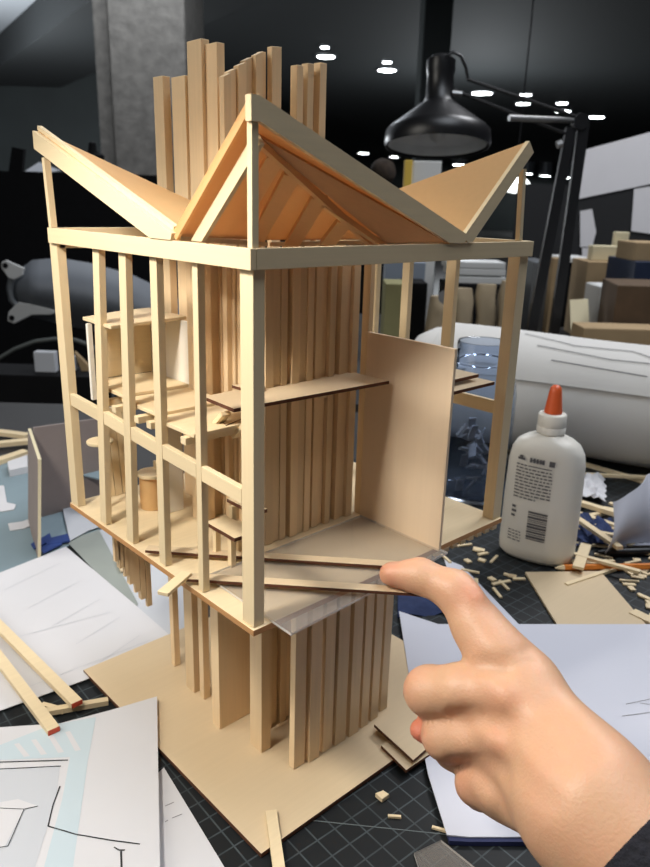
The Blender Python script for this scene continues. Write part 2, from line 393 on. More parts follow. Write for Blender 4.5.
# thin props under the corner tips
mp('roof_prop', MB().bar((.0005, .0005, HT+.0002), (.0005, .0005, .3045), .0042, .0045, (1, 0, 0)), M['wz'])
mp('roof_prop', MB().bar((-.0012, -.0012, .3047), (-.0012, -.0012, .3175), .0050, .0050, (1, 0, 0)), M['wz'], p2)
mp('roof_prop', MB().bar((-.0018, .2575, HT+.0002), (-.0018, .2605, .2925), .0048, .0048, (1, 0, 0)), M['wz'])
mp('roof_prop', MB().bar((.2620, .0005, HT+.0002), (.2575, .0005, .2935), .0040, .0040, (1, 0, 0)), M['wz'])
# core: strips side by side ------------------------------------------------
def strip_x(px0, px1, py, xp, ztop, z0=.0003, th=.006, off=0):
    y0, y1 = onX(px1, py, xp).y, onX(px0, py, xp).y
    return mp('core_strip', MB().box(xp+off, xp+off+th, y0+.0002, y1-.0002, z0, ztop), M['core'], bevel=BV)
XP = .092
for px0, px1, pt, off in ((157, 167, 77, -.004), (167, 172, 80, .004), (172, 186, 76.5, -.001), (186, 192, 67, .002), (192, 207, 41, -.005), (207, 219, 43.5, -.002)):
    zt = onX((px0+px1)/2, pt, XP).z
    strip_x(px0, px1, pt, XP, zt, off=off, th=.007)
for px0, px1, off, th in ((214, 221, -.026, .030), (221, 228, .002, .008), (228, 236, -.001, .009), (236, 244, .001, .008), (244, 251, -.002, .008)):
    y0, y1 = onX(px1, 330, XP).y, onX(px0, 330, XP).y
    mp('core_strip', MB().box(XP+off, XP+off+th, y0+.0002, y1-.0002, .0003, .2290), M['core'], bevel=BV)
y0, y1 = onX(207, 330, .075).y, onX(197, 330, .075).y
mp('core_strip', MB().box(.070, .0795, y0, y1, .0003, .229), M['core'], bevel=BV)
# tall strips rising behind the roof, cut to a slope
YB = .150
tops = [(221, 229, 75), (229, 237, 70), (237, 246, 64), (246, 254, 58.5), (254, 262, 53.5), (262, 267, 51), (267, 277, 47)]
for i, (a, b, t) in enumerate(tops):
    x0, x1 = onY(a, t, YB).x, onY(b, t, YB).x
    o = (-.003, .001, -.001, .002, -.002, .001, -.006)[i]
    z0_, z1_ = onY(a, t+(1.5 if i < 5 else 0), YB).z, onY(b, t-(2 if i < 5 else -1), YB).z
    mp('core_strip', MB().hexa([(x0+.0002, YB+o, .0003), (x1-.0002, YB+o, .0003), (x1-.0002, YB+o+.006, .0003), (x0+.0002, YB+o+.006, .0003),
                                (x0+.0002, YB+o, z0_), (x1-.0002, YB+o, z1_), (x1-.0002, YB+o+.006, z1_), (x0+.0002, YB+o+.006, z0_)]), M['core'], bevel=BV)
for i, (a, b, t) in enumerate([(292, 299, 66), (299.5, 304, 75), (304.5, 311, 64), (311, 316, 70.5), (316, 323, 63.5)]):
    x0, x1 = onY(a, t, YB).x, onY(b, t, YB).x; zt = onY((a+b)/2, t, YB).z
    o = (-.006, .002, -.004, .002, -.005)[i]
    mp('core_strip', MB().box(x0+.0002, x1-.0002, YB+o, YB+o+.008, .0003, zt), M['core'], bevel=BV)
# right-hand core wall inside the box
xs = [.0790, .0868, .0945, .1010, .1045, .1125, .1200, .1265, .1305, .1375, .1440, .1500, .1570, .1630, .1690, .1765]
offs = [0, .0015, .0005, .005, -.001, .0005, -.001, .004, .001, .003, -.001, .005, 0, .0015, -.002]
for i in range(15):
    zt = .2292 if i not in (3, 7, 11) else .2250
    mp('core_strip', MB().box(xs[i]+.0001, xs[i+1]-.0001, .0885+offs[i]+.00012*i, .0885+offs[i]+.008+.00012*i, .0003, zt), M['core'], bevel=BV)
x0 = onY(368, 400, .0885).x
mp('core_strip', MB().box(.1835, .1885, .084, .092, .0003, .2290), M['core'], bevel=BV)
# feet below the floor
ZB = ZT+.0048; ZF = -.0047
def foot(x0, x1, y0, y1, zt=ZF, nm='core_post'): return mp(nm, MB().box(x0, x1, y0, y1, ZB, zt), M['core'], bevel=BV)
foot(.0735, .0800, .2270, .2335); foot(.0655, .0760, .1795, .1935); foot(.067, .0740, .1650, .1720)
foot(.0545, .0925, .1215, .1330); foot(.0645, .0745, .0745, .0905)
for k, (a, b, fy) in enumerate([(295, 308.5, 764), (310.5, 323.5, 757), (324.5, 336.5, 747.5), (337.5, 350.5, 739.5), (352, 363.5, 731.5), (364, 373, 724), (374, 383, 716.5), (384, 392.5, 707)]):
    p, q = onZ(a, fy, ZB), onZ(b, fy, ZB)
    y = min(p.y, q.y)+.003
    x0, x1 = onY(a, fy-60, y).x, onY(b, fy-60, y).x
    foot(x0, x0+(x1-x0)*.80, y, y+.0065)
for k in range(6):
    x = .083+.0085*k; foot(x, x+.0075, .0930+(.003 if k % 2 else 0), .1010+(.003 if k % 2 else 0))
for k in range(9):
    x = .140+.0085*k; foot(x, x+.0075, .0865+(.003 if k % 2 else 0), .0920+(.003 if k % 2 else 0))
for k in range(6):
    y = .115+.018*k; foot(.108+(.004 if k % 2 else 0), .115+(.004 if k % 2 else 0), y, y+.015)
# a short stepped fence hanging under the far left of the floor
for k in range(7):
    pb = [(118, 561), (122.5, 568), (127.5, 576), (132.5, 584), (138, 592), (144, 599), (150, 606)][k]
    q = onY(pb[0], pb[1], .225)
    mp('hanging_strip', MB().box(q.x-.0026, q.x+.0026, .225, .2285+(.002 if k % 2 else 0), q.z, -.0047), M['core'])
# partitions, loft and furniture
mp('wall_panel', MB().box(.1800, .1830, -.0080, .0815, .0003, .1650), M['panel'], bevel=BV)
mp('loft_floor', MB().prism([(.0085, .1770, .1157), (.0085, .2170, .1157), (.0200, .2355, .1157), (.0680, .2355, .1157), (.0680, .1770, .1157)], (0, 0, .0028)), M['wx'], bevel=BV)
for (y0, y1, x0, x1, z) in ((.1235, .1765, .0068, .0680, .1160), (.0720, .1240, .0045, .0610, .1135)):
    mp('loft_floor', MB().box(x0, x1, y0, y1, z-.0028, z), M['wx'], bevel=BV)
mp('loft_wall', MB().box(.0200, .0685, .2360, .2385, .1185, .1695), M['wx'], bevel=BV)
mp('loft_wall', MB().box(.0690, .0710, .1650, .2400, .1070, .1700), [M['card']], bevel=BV)
mp('loft_post', MB().box(.0030, .0070, .2190, .2225, .1060, .1685), [M['card']], bevel=BV)
mp('loft_canopy', MB().prism([(.0040, .2290, .1702), (.0018, .1770, .1702), (.0748, .1880, .1702), (.0748, .2480, .1702), (.0500, .2460, .1702)], (0, 0, .0026)), M['wx'], bevel=BV)
mp('canopy_edge', MB().box(.0200, .066, .2320, .2355, .1645, .1700), M['wx'])
# mezzanine bridge with burnt edges
Q = [onZ(204, 400, .128), onZ(234, 412.5, .128), onZ(389, 384, .128), onZ(338, 371.5, .128)]
mp('mezzanine_floor', MB().prism(Q, (0, 0, .0026), 0, 1), pw)
mp('mezzanine_floor', MB().prism([onZ(232, 388, .1308), onZ(246, 392, .1308), onZ(264, 391, .1308), onZ(262, 383, .1308)], (0, 0, .0022), 0, 1), pw)
mp('mezzanine_bracket', MB().prism([(.1100, .0870, .1275), (.1320, .0870, .1275), (.1320, .0870, .1180), (.1260, .0870, .1180)], (0, -.010, 0)), M['wx'])
# stair under the mezzanine
for (q0, q1, xx) in (((205, 438), (226, 413), .034), ((236, 436), (252, 418), .046)):
    mp('stair_stringer', MB().bar(onX(*q0, xx), onX(*q1, xx), .003, .008, (1, 0, 0)), M['wx'])
for q in (((219, 420), (246, 413), (243, 421), (226, 428)), ((213, 431), (240, 424), (238, 432), (219, 438))):
    pz = .112 if q[0][1] < 425 else .1035
    mp('stair_tread', MB().prism([onZ(x, y, pz) for x, y in q], (0, 0, .0022), 0, 1), pw)
def tread(poly, z):
    o = mp('step', MB().prism([(p[0], p[1], z-.003) for p in poly], (0, 0, .003), 0, 1), [M['wx'], M['burnt']])
    cx = sum(p[0] for p in poly)/4; cy = sum(p[1] for p in poly)/4
    for sx, sy in ((-.006, .010), (-.006, -.010), (.008, 0)):
        mp('leg', MB().box(cx+sx-.0022, cx+sx+.0022, cy+sy-.0022, cy+sy+.0022, .0003, z-.0032), M['wz'], o)
tread([(.0350, .1065), (.0350, .0690), (.0545, .0690), (.0545, .1065)], .028)
tread([(.0560, .1080), (.0560, .0720), (.0680, .0720), (.0680, .1080)], .0415)
# round table, drum seat, screens on the lower floor
rt = mp('round_table', MB().lathe([(.011, .0620), (.0115, .0628), (.0115, .0645), (.011, .0650)], (.0150, .2360, 0), 32), [M['wx']])
mp('leg', MB().lathe([(.002, .0003), (.002, .0618)], (.0165, .2370, 0), 12), M['wz'], rt)
dr = mp('drum_stool', MB().lathe([(.0115, .0003), (.0115, .0300)], (.0520, .2160, 0), 32), [M['roofp']], smooth=True)
mp('seat', MB().lathe([(.0125, .0302), (.0130, .0308), (.0130, .0330), (.0125, .0334)], (.0515, .2155, 0), 32), [M['wx']], dr)
mp('backrest', MB().box(.058, .062, .2190, .2240, .0336, .040), M['wz'], dr)
mp('screen_panel', MB().box(.0490, .0690, .1925, .1950, .0003, .1055), [M['card']], bevel=BV)
for k in range(4):
    x = .030+.0075*k
    mp('screen_board', MB().hexa([(x, .2585, .0003), (x+.0066, .2585, .0003), (x+.0066, .2610, .0003), (x, .2610, .0003),
                                  (x-.004, .2585, .085), (x+.0026, .2585, .085), (x+.0026, .2610, .085), (x-.004, .2610, .085)]), M['wz'])

# loose pieces on the model's floor -----------------------------------------
zz = .0042
tag(MB().prism([(-.012, -.0005+.000, .0004), (.0125, -.0225, .0004), (.182, -.0155, .0004), (.1795, .0800, .0004), (.014, .0760, .0004), (.0128, .0006, .0004)][1:], (0, 0, .0018), 0, 1)
    .build('acrylic_sheet', [M['acrylic'], M['acrylicedge']]), 'clear acrylic sheet lying on the model floor, overhanging its right edge', 'sheet')
a, b = onZ(145, 550, zz), onZ(436, 570, zz)
tag(MB().bar(onZ(147, 549, .0045), onZ(425, 567, .0045), .009, .0023, sidemi=1).build('wood_strip', pw), 'long flat wood strip across the model floor, farther from the camera, reaching the fingertip', 'strip')
tag(MB().bar(onZ(186, 577, .0045), onZ(484, 596, .0085), .009, .0023, sidemi=1).build('wood_strip', pw), 'long flat wood strip across the model floor, under the pointing fingertip', 'strip')
tag(MB().bar(onZ(163, 600, .0016)+Vector((0, 0, .0046)), onZ(187, 573, .0062), .0085, .0028).build('wood_strip', [M['wx']], bevel=BV), 'short pale wood strip jutting out over the left edge of the model floor', 'strip')

# ------------------------------------------------------------------ desk, mat and papers
desk = thing('desk', 'dark work desk that carries the model, papers and glue', 'desk', V(.15, .6, ZT-.03-.75/S))
def plan(pts, z): return [V(s, d, z) for s, d in pts]
MB().prism(plan([(-1.5, -.35), (1.75, -.35), (1.75, 1.62), (-1.5, 1.62)], ZT-.045), (0, 0, .0405)).build('desk_top', M['deskm'], desk)
FLZ = ZT-.75/S
for s, d in ((-1.4, -.27), (1.65, -.27), (-1.4, 1.53), (1.65, 1.53)):
    MB().prism(plan([(s-.03, d-.03), (s+.03, d-.03), (s+.03, d+.03), (s-.03, d+.03)], FLZ+.0005), (0, 0, ZT-.0455-FLZ)).build('leg', M['black'], desk)
cm = tag(MB().prism([(-.55, -.22, ZT-.004), (1.02, -.30, ZT-.004), (1.04, .55, ZT-.004), (-.52, .62, ZT-.004)], (0, 0, .0038)).build('cutting_mat', M['mat']), 'black gridded cutting mat under the model on the desk', 'mat')
ob = MB().bar(onZ(308, 820, ZT-.00005), onZ(452, 835, ZT-.00005), .0008, .0002).build('guide_line', plain('mat_line', srgb(96, 104, 106), .7), cm)
def sheet(px, z, name, label, mats=None, th=.0006, extra=None, cat='paper', grp=None):
    mb = MB().prism([onZ(x, y, z) for x, y in px], (0, 0, th))
    if extra: extra(mb, z+th)
    return tag(mb.build(name, mats or [M['paper']]), label, cat, grp)
def patch(mb, px, z, mi, lift=.0002):
    mb.add([onZ(x, y, z+lift) for x, y in px], [list(range(len(px)))], mi)
def line(mb, px, z, mi, w=.0009, lift=.0004):
    pts = [onZ(x, y, z+lift) for x, y in px]
    for a, b in zip(pts, pts[1:]):
        d = (b-a).normalized(); r = Vector((d.y, -d.x, 0))*w/2
        mb.add([a-r, a+r, b+r, b-r], [[0, 1, 2, 3]], mi)
# left group, from the bottom up
sheet([(-160, 520), (-60, 440), (22, 462), (100, 470), (118, 520), (70, 545), (0, 590), (-150, 640)], ZT, 'drawing_sheet', 'grey-blue sheet at the left, under the grey board corner', [M['greyblue']], cat='sheet')
sheet([(96, 531), (160, 520), (205, 640), (150, 645), (120, 600)], ZT+.0002, 'drawing_sheet', 'pale sheet under the hanging strips, nearest the plywood base', [M['greyprint']])
sheet([(66, 541), (99, 530), (138, 604), (134, 612)], ZT+.0010, 'drawing_sheet', 'narrow grey-green sheet wedge running from the blue tape toward the plywood base', [M['greygreen']], cat='sheet')
def e0(mb, z):
    for k in range(5): line(mb, [(4+24*k, 590+22*k-4*k), (60+20*k, 563+18*k)], z, 1, .0006)
    line(mb, [(6, 640), (110, 612)], z, 1, .0006); line(mb, [(20, 690), (150, 640)], z, 1, .0006)
sheet([(-120, 610), (0, 573), (66, 547), (135, 605), (176, 641), (86, 680), (0, 711), (-120, 745)], ZT+.002, 'drawing_sheet', 'large white sheet with faint lines, left of the model under the overhang', [M['paper'], M['greyprint']], extra=e0)
sheet([(62, 506), (114, 508), (120, 520), (88, 531), (70, 541)], ZT+.0036, 'drawing_sheet', 'pale grey sheet between the blue tape and the model', [M['greyprint']])
sheet([(164, 768), (224, 867), (240, 905), (120, 905), (130, 800)], ZT+.0003, 'drawing_sheet', 'white sheet lowest at the bottom left, partly under the blue-printed drawing', [M['paper'], M['pencilline']],
      extra=lambda mb, z: [line(mb, l, z, 1, .0006) for l in ([(165, 806), (174, 802)], [(172, 818), (182, 814)], [(165, 822), (168, 820)])])
def e1(mb, z):
    patch(mb, [(-40, 752), (0, 745), (51, 725), (96, 717), (88, 760), (73, 867), (66, 905), (34, 905), (44, 867), (62, 800), (70, 757), (0, 760), (-40, 768)], z, 1)
    patch(mb, [(-40, 776), (0, 769), (60, 765), (56, 800), (35, 867), (24, 905), (-40, 905)], z, 2)
    for k in range(4): patch(mb, [(14+17*k, 744-4*k), (19+17*k, 743-4*k), (30+17*k, 756-2*k), (24+17*k, 757-2*k)], z, 0, .0004)
    line(mb, [(-30, 765), (0, 762), (68, 760)], z, 3, .0012); line(mb, [(-30, 772), (0, 769), (61, 766)], z, 3, .0010)
    line(mb, [(60, 786), (53, 805), (48, 826), (58, 829), (75, 834), (110, 840), (140, 844)], z, 3, .0010)
    line(mb, [(114, 847), (119, 850), (125, 850)], z, 3, .0010); line(mb, [(121, 851), (122, 880)], z, 3, .0014)
    patch(mb, [(-10, 804), (18, 799), (38, 806), (24, 809), (4, 848), (-10, 846)], z, 0, .0004)
    line(mb, [(38, 806), (24, 809), (8, 846), (-6, 848)], z, 3, .0007, .0006); line(mb, [(0, 808), (24, 809)], z, 3, .0006, .0006)
sheet([(-60, 750), (0, 728), (60, 724), (110, 711), (157, 697), (160, 867), (161, 910), (-70, 910)], ZT+.0085, 'drawing_sheet', 'white drawing with pale blue bands and black lines, bottom left, on top', [M['paper'], M['blueprint'], M['greyprint'], M['ink']], th=.0008, extra=e1)
bk = MB().prism([onZ(x, y, ZT+.0014) for x, y in [(-60, 762), (0, 742), (60, 736), (110, 724), (150, 713), (150, 905), (-70, 905)]], (0, 0, .0066)).build('paper_pad', M['paper']); tag(bk, 'white paper pad hidden just under the blue-printed drawing, bottom left', 'pad')
st = [M['wx'], M['redend']]
zs = ZT+.0125
tag(MB().bar(onZ(-30, 597, zs), onZ(77, 704, zs), .0105, .005, endmi=1).build('wood_stick', st), 'square wood stick with red end at left, the farther of two parallel sticks', 'stick')
tag(MB().bar(onZ(-30, 620, zs), onZ(54, 731, zs), .0105, .005, endmi=1).build('wood_stick', st), 'square wood stick with red end at left, its end on the blue-printed drawing', 'stick')
tag(MB().bar(onZ(46, 712, ZT+.0058), onZ(108, 701, ZT+.0028), .0065, .005).build('wood_stick', M['wx']), 'thin wood stick lying crosswise under the two red-ended sticks', 'stick')
tag(MB().bar(onZ(42, 705, ZT+.004), onZ(64, 711, ZT+.004), .005, .004).build('wood_stick', M['wx']), 'short stub of wood wedged beneath the red-ended sticks', 'stick')
tag(MB().bar(onZ(271, 812, ZT+.0066), onZ(284, 905, ZT+.0036), .0085, .0040).build('wood_stick', M['wx']), 'wood strip propped on the near corner of the plywood base', 'stick')
mb = MB()
for (x0, y0, x1, y1) in ((31, 545, 50, 537), (44, 541, 68, 538), (40, 549, 60, 541)):
    mb.prism([onZ(x0, y0, ZT+.004), onZ(x1, y1-3, ZT+.004), onZ(x1+2, y1+4, ZT+.004), onZ(x0+3, y0+5, ZT+.004)], (0, 0, .0012+.0006*(x0 % 3)))
tag(mb.build('tape_piece', M['tape']), 'crumpled scrap of blue tape on the white sheet left of the model', 'tape')
tag(MB().prism([onZ(x, y, ZT+.0012) for x, y in [(8, 524), (22, 522), (40, 516), (40, 522), (24, 529), (10, 531)]], (0, 0, .001)).build('paper_offcut', M['paper']), 'curved white paper offcut in front of the grey board corner', 'paper')
tag(MB().prism([onZ(x, y, ZT+.0012) for x, y in [(-14, 486), (4, 486), (7, 503), (16, 505), (14, 510), (2, 512), (-14, 510)]], (0, 0, .001)).build('paper_offcut', M['paper']), 'white angular paper offcut at the left edge on the grey-blue sheet', 'paper')
tag(MB().bar(onZ(124, 571, ZT+.0045), onZ(119, 560, ZT+.0045), .008, .0024).build('wood_scrap', M['wx']), 'small tan wood scrap on the grey-green sheet under the overhang', 'scrap')
# grey board corner
b0 = onZ(41, 558, ZT+.0008); b1 = onZ(31, 520, ZT+.0008); b2 = onZ(104, 500, ZT+.0008)
hh = UP*.138+RT*.013
gb = thing('board_corner', 'grey chipboard corner standing upright behind the left side of the model', 'board', b1)
t1 = (b1-b0).normalized(); n1 = Vector((-t1.y, t1.x, 0))*.004
MB().prism([b0, b1, b1+hh*1.02, b0+hh], n1, 0, 1).build('side_panel', [M['greyboard'], M['cream']], gb)
t2 = (b2-b1).normalized(); n2_ = Vector((-t2.y, t2.x, 0))*.004
MB().prism([b1+t2*.0045, b2, b2+hh*.98, b1+t2*.0045+hh*1.02], n2_, 0, 1).build('back_panel', [M['greyboard'], M['greyboard']], gb)
MB().prism([b1+t2*.08+UP*.05, b2+UP*.05, b2-n2_*14+UP*.05, b1+t2*.10-n2_*14+UP*.05], (0, 0, .002)).build('blue_shelf', M['greyblue'], gb)
# right paper pad under the hand
pad = thing('paper_pad', 'bluish white paper pad with navy backing under the hand', 'pad', onZ(520, 720, ZT+.0004))
MB().prism([onZ(x, y, ZT+.0004) for x, y in [(400, 618), (440, 628), (760, 628), (760, 860), (540, 846), (470, 846), (449, 845), (418, 720)]], (0, 0, .004)).build('backing', M['navy'], pad)
MB().prism([onZ(x, y, ZT+.0046) for x, y in [(399, 612), (438, 625), (760, 625), (760, 850), (540, 838), (470, 838), (447, 836), (428, 775), (412, 695)]], (0, 0, .0012)).build('top_sheet', M['paper2'], pad)
mb = MB()
for l in ([(626, 704), (660, 697)], [(622, 716), (660, 711)], [(640, 703), (660, 706)]): line(mb, l, ZT+.0058, 0, .0007)
mb.build('pencil_marks', M['pencilline'], pad)
sheet([(444, 559), (462, 566), (520, 626), (490, 626), (452, 585)], ZT+.0002, 'paper_strip', 'narrow white paper strip running down behind the pointing finger', [M['paper2']])
tag(MB().grid(lambda u, v: onZ(398+60*u, 596+22*v-6*u, ZT+.001)+UP*(.010*math.sin(3.1*u)*math.sin(3.1*v)+.003*math.sin(9*u)), 10, 6).build('cloth', M['bluecloth'], smooth=True, solid=.001), 'dark blue cloth poking out under the strip behind the fingertip', 'cloth')
# plywood offcuts
tag(MB().prism([onZ(x, y, ZT+.0003) for x, y in [(525, 574), (600, 573), (646, 627), (557, 627)]], (0, 0, .003), 0, 0).build('plywood_piece', [M['ply']]), 'square plywood offcut lying in front of the glue bottle', 'offcut')
tag(MB().prism([onZ(x, y, ZT+.0105) for x, y in [(374, 727), (413, 763), (445, 735), (404, 703)]], (0, 0, .003), 0, 1).build('plywood_piece', pw), 'upper of two thin plywood squares leaning on the base by the fist', 'offcut')
tag(MB().prism([onZ(x, y, ZT+.0052) for x, y in [(381, 748), (406, 773), (436, 752), (410, 728)]], (0, 0, .003), 0, 1).build('plywood_piece', pw), 'lower of two thin plywood squares beside the base by the fist', 'offcut')
tag(MB().prism([onZ(x, y, ZT+.0002) for x, y in [(414, 855), (441, 842), (478, 872), (470, 905), (430, 905)]], (0, 0, .002), 0, 1).build('acrylic_offcut', [M['acrylic'], M['acrylicedge']]), 'clear acrylic offcut on the mat below the white pad', 'offcut')
tag(MB().prism([onZ(x, y, ZT+.0004) for x, y in [(375, 797), (383, 794), (389, 798), (382, 803)]], (0, 0, .004)).build('wood_cube', M['wx'], bevel=.0003), 'tiny wood cube lying alone on the gridded mat', 'scrap')
tag(MB().bar(onZ(388, 816, ZT+.0012), onZ(401, 817, ZT+.0012), .0022, .0018).build('wood_sliver', M['wx']), 'thin wood sliver on the gridded mat, nearest the tiny wood cube', 'scrap')
tag(MB().bar(onZ(432, 827, ZT+.0012), onZ(446, 831, ZT+.0012), .0022, .0018).build('wood_sliver', M['wx']), 'thin wood sliver on the mat tucked beside the white pad corner', 'scrap')

# ------------------------------------------------------------------ glue bottle
gbase = onZ(535, 556)
gl = thing('glue_bottle', 'white glue bottle with orange tip standing on the mat right of the model', 'bottle', gbase)
vdir = (gbase-CP); vdir.z = 0; vdir.normalize()
rdir = Vector((vdir.y, -vdir.x, 0)); rot = Matrix.Rotation(math.radians(-14), 3, 'Z')
ex, ey = rot @ rdir, rot @ vdir
prof = [((.030, .018), .0004), ((.044, .025), .002), ((.0495, .029), .008), ((.0505, .030), .02), ((.0500, .0297), .09), ((.0490, .029), .138), ((.0462, .028), .154), ((.0400, .0262), .1650), ((.0300, .0225), .1715), ((.0185, .0185), .1755), ((.0165, .0165), .178)]
MB().lathe(prof, gbase, 56, ex, ey, power=2.5).build('body', M['bottle'], gl, smooth=True)
MB().lathe([(.0165, .1782), (.0182, .1788), (.0184, .187), (.0179, .1876), (.0182, .1882), (.0178, .2025), (.0165, .2042), (.012, .2045)], gbase, 40, ex, ey).build('cap', M['bottle'], gl, smooth=True)
MB().lathe([(.0112, .2047), (.0114, .2070), (.0108, .210), (.0080, .2325), (.0068, .2385), (.0035, .2410), (.0005, .2413)], gbase, 28, ex, ey).build('tip', M['orange'], gl, smooth=True)
def surf(u, z):                 # u: -1..1 across the front face
    rx, ry = .0506, .0304
    x = u*rx; y = -ry*(max(0, 1-abs(u)**2.5))**(1/2.5)
    return gbase + ex*x + ey*(y-.0004) + UP*z
pb = MB()
def dash(u0, u1, z0, z1):
    z0, z1 = z0*1.07+.0115, z1*1.07+.0115
    n = max(1, int((u1-u0)/.12))
    pb.grid(lambda a, b: surf(u0+(u1-u0)*a, z0+(z1-z0)*b), n, 1)
rng = random.Random(7)
dash(-.60, -.40, .1235, .1265); dash(-.56, -.46, .1265, .1295)
for u in (-.28, -.19, -.11, -.03, .04): dash(u, u+.065, .1225, .1285)
dash(-.22, .06, .1245, .1262)
dash(.22, .36, .1215, .1285)
for r in range(11):
    z = .1165-.0042*r; u = -.62
    end = .34 if r not in (0, 10) else (-.02 if r == 10 else -.34)
    while u < end:
        w = rng.uniform(.05, .16); dash(u, min(end, u+w), z, z+.0017); u += w+.03
dash(-.30, .30, .117, .1182)
for r in range(3): dash(-.62, -.52+.03*(r % 2), .060-.006*r, .0632-.006*r)
for r in range(4):
    u = -.66
    while u < -.30:
        w = rng.uniform(.05, .12); dash(u, min(-.30, u+w), .0285-.004*r, .030-.004*r); u += w+.03
for r, (h, g) in enumerate([(.0026, .0012), (.0012, .0014), (.003, .0012), (.0011, .0012), (.0011, .0016), (.0024, .001), (.0032, .0012), (.0012, .0012), (.0024, .0014), (.0012, .0012), (.003, .001), (.0014, .0012)]):
    z = .0605 - sum([(.0026+.0012), (.0012+.0014), (.003+.0012), (.0011+.0012), (.0011+.0016), (.0024+.001), (.0032+.0012), (.0012+.0012), (.0024+.0014), (.0012+.0012), (.003+.001), (.0014+.0012)][:r])
    dash(-.16, .34, z-h, z)
pb.build('printed_text', M['print_'], gl)

# ------------------------------------------------------------------ jar and big roll
jb = onZ(470, 494)
jar = thing('glass_jar', 'blue-tinted glass jar behind the right side of the model', 'jar', jb)
o_ = [(.050, .001), (.056, .004), (.0575, .02), (.0575, .175), (.054, .195), (.043, .208), (.0405, .213), (.0405, .222), (.043, .224), (.043, .2275), (.0405, .230), (.0405, .2545), (.0395, .2565)]
i_ = [(.0375, .2555), (.0375, .212), (.050, .195), (.0535, .172), (.0535, .010), (.048, .007)]
MB().lathe(o_+i_, jb, 48).build('jar_body', M['glass'], jar, smooth=True)
mb = MB(); rng = random.Random(3)
for k in range(34):
    a = rng.uniform(0, 6.28); r = rng.uniform(0, .034); z = rng.uniform(.016, .12)
    p = jb+Vector((r*math.cos(a), r*math.sin(a), z)); d = Vector((rng.uniform(-1, 1), rng.uniform(-1, 1), rng.uniform(-1, 1))).normalized()*.012
    mb.bar(p-d, p+d, .012, .003, (.3, .5, 1))
so = mb.build('scraps', plain('grey_scraps', srgb(140, 140, 142), .8, noise=.3, scale=60), jar); so['kind'] = 'stuff'
rb = V(.34, 1.50, ZT); 
r0 = onZ(520, 477, ZT); RR = .111
ra = at(408, 402, 1.52); rz = V(1.70, .72, ZT+RR)
ra = Vector((ra.x, ra.y, ZT+RR+.0008)); rz.z = ZT+RR+.0008
ax = (rz-ra).normalized(); ay = Vector((-ax.y, ax.x, 0))
ro = thing('paper_roll', 'big white roll draped with a pencil-drawn sheet behind the glue bottle', 'roll', (ra+rz)/2-UP*RR)
Lr = (rz-ra).length
pr = [(.02, 0), (.06, .004), (.088, .020), (.104, .050), (RR, .10)] + [(RR, .10+(Lr-.1)*k/8) for k in range(1, 9)]
MB().lathe(pr, ra, 48, ay, UP, ax).build('roll_body', M['roll'], ro, smooth=True)
def drape(u, v):
    t = math.radians(22+110*v); s_ = .075+(Lr-.09)*u
    wob = .0022*math.sin(11*u+3*v)+.0018*math.sin(23*u)*v
    return ra+ax*s_+ay*(-(RR+.004+wob)*math.cos(t))+UP*((RR+.004+wob)*math.sin(t))
mb = MB().grid(drape, 60, 22)
def dl(pts, w=.0022):
    P_ = [drape(u, v) for u, v in pts]
    nrm = [((p-(ra+ax*(p-ra).dot(ax)))).normalized() for p in P_]
    for i in range(len(P_)-1):
        a, b = P_[i]+nrm[i]*.0016, P_[i+1]+nrm[i+1]*.0016; d = (b-a).normalized(); r = d.cross(nrm[i]).normalized()*w/2
        mb.add([a-r, a+r, b+r, b-r], [[0, 1, 2, 3]], 1)
for pts in ([(.10, .50), (.16, .40), (.22, .42), (.26, .30)], [(.12, .34), (.20, .28), (.30, .30)], [(.28, .50), (.30, .36), (.38, .30), (.48, .36)], [(.33, .52), (.42, .44), (.52, .50)],
            [(.46, .30), (.50, .42), (.60, .40), (.66, .30)], [(.56, .54), (.64, .48), (.74, .52)], [(.70, .42), (.78, .30), (.90, .36)], [(.14, .20), (.24, .16)], [(.38, .18), (.52, .20), (.60, .14)]): 
    dl([(pts[i][0]+(pts[i+1][0]-pts[i][0])*k/6, pts[i][1]+(pts[i+1][1]-pts[i][1])*k/6) for i in range(len(pts)-1) for k in range(7)])
mb.build('drawn_sheet', [M['roll'], M['pencilline']], ro, smooth=True)

# ------------------------------------------------------------------ debris right of the bottle
def stick(p, q, w, h, label, z=.003, mat='wx', name='wood_strip', grp=None):
    return tag(MB().bar(onZ(p[0], p[1], ZT+z), onZ(q[0], q[1], ZT+z+.0005), w, h).build(name, M[mat]), label, 'strip', grp)
stick((577, 462), (660, 486), .010, .006, 'pale wood strip nearest the big roll, slanting to the right edge', .0035)
stick((578, 474), (660, 478), .007, .005, 'thin wood strip crossing beneath the roll, level in the pile', .0105)
stick((574, 501), (660, 527), .011, .007, 'light square wood strip in front of the white curled paper', .0125)
stick((576, 513), (660, 541), .009, .006, 'brown wood strip just below the light square strip', .0060)
stick((572, 515), (620, 548), .010, .005, 'short pale strip slanting down beside the glue bottle', .0190)
stick((578, 568), (586, 545), .014, .004, 'short upright-pointing wood strip crossing the orange pencil', .0120)
stick((566, 552), (640, 572), .007, .004, 'thin wood strip lying across the orange pencil, below the black pen', .0125)
stick((566, 585), (620, 567), .006, .004, 'thin wood strip running up behind the plywood square', .0030)
stick((632, 612), (690, 640), .014, .004, 'wide wood strip at the right edge beside the plywood square', .0026)
rng = random.Random(21)
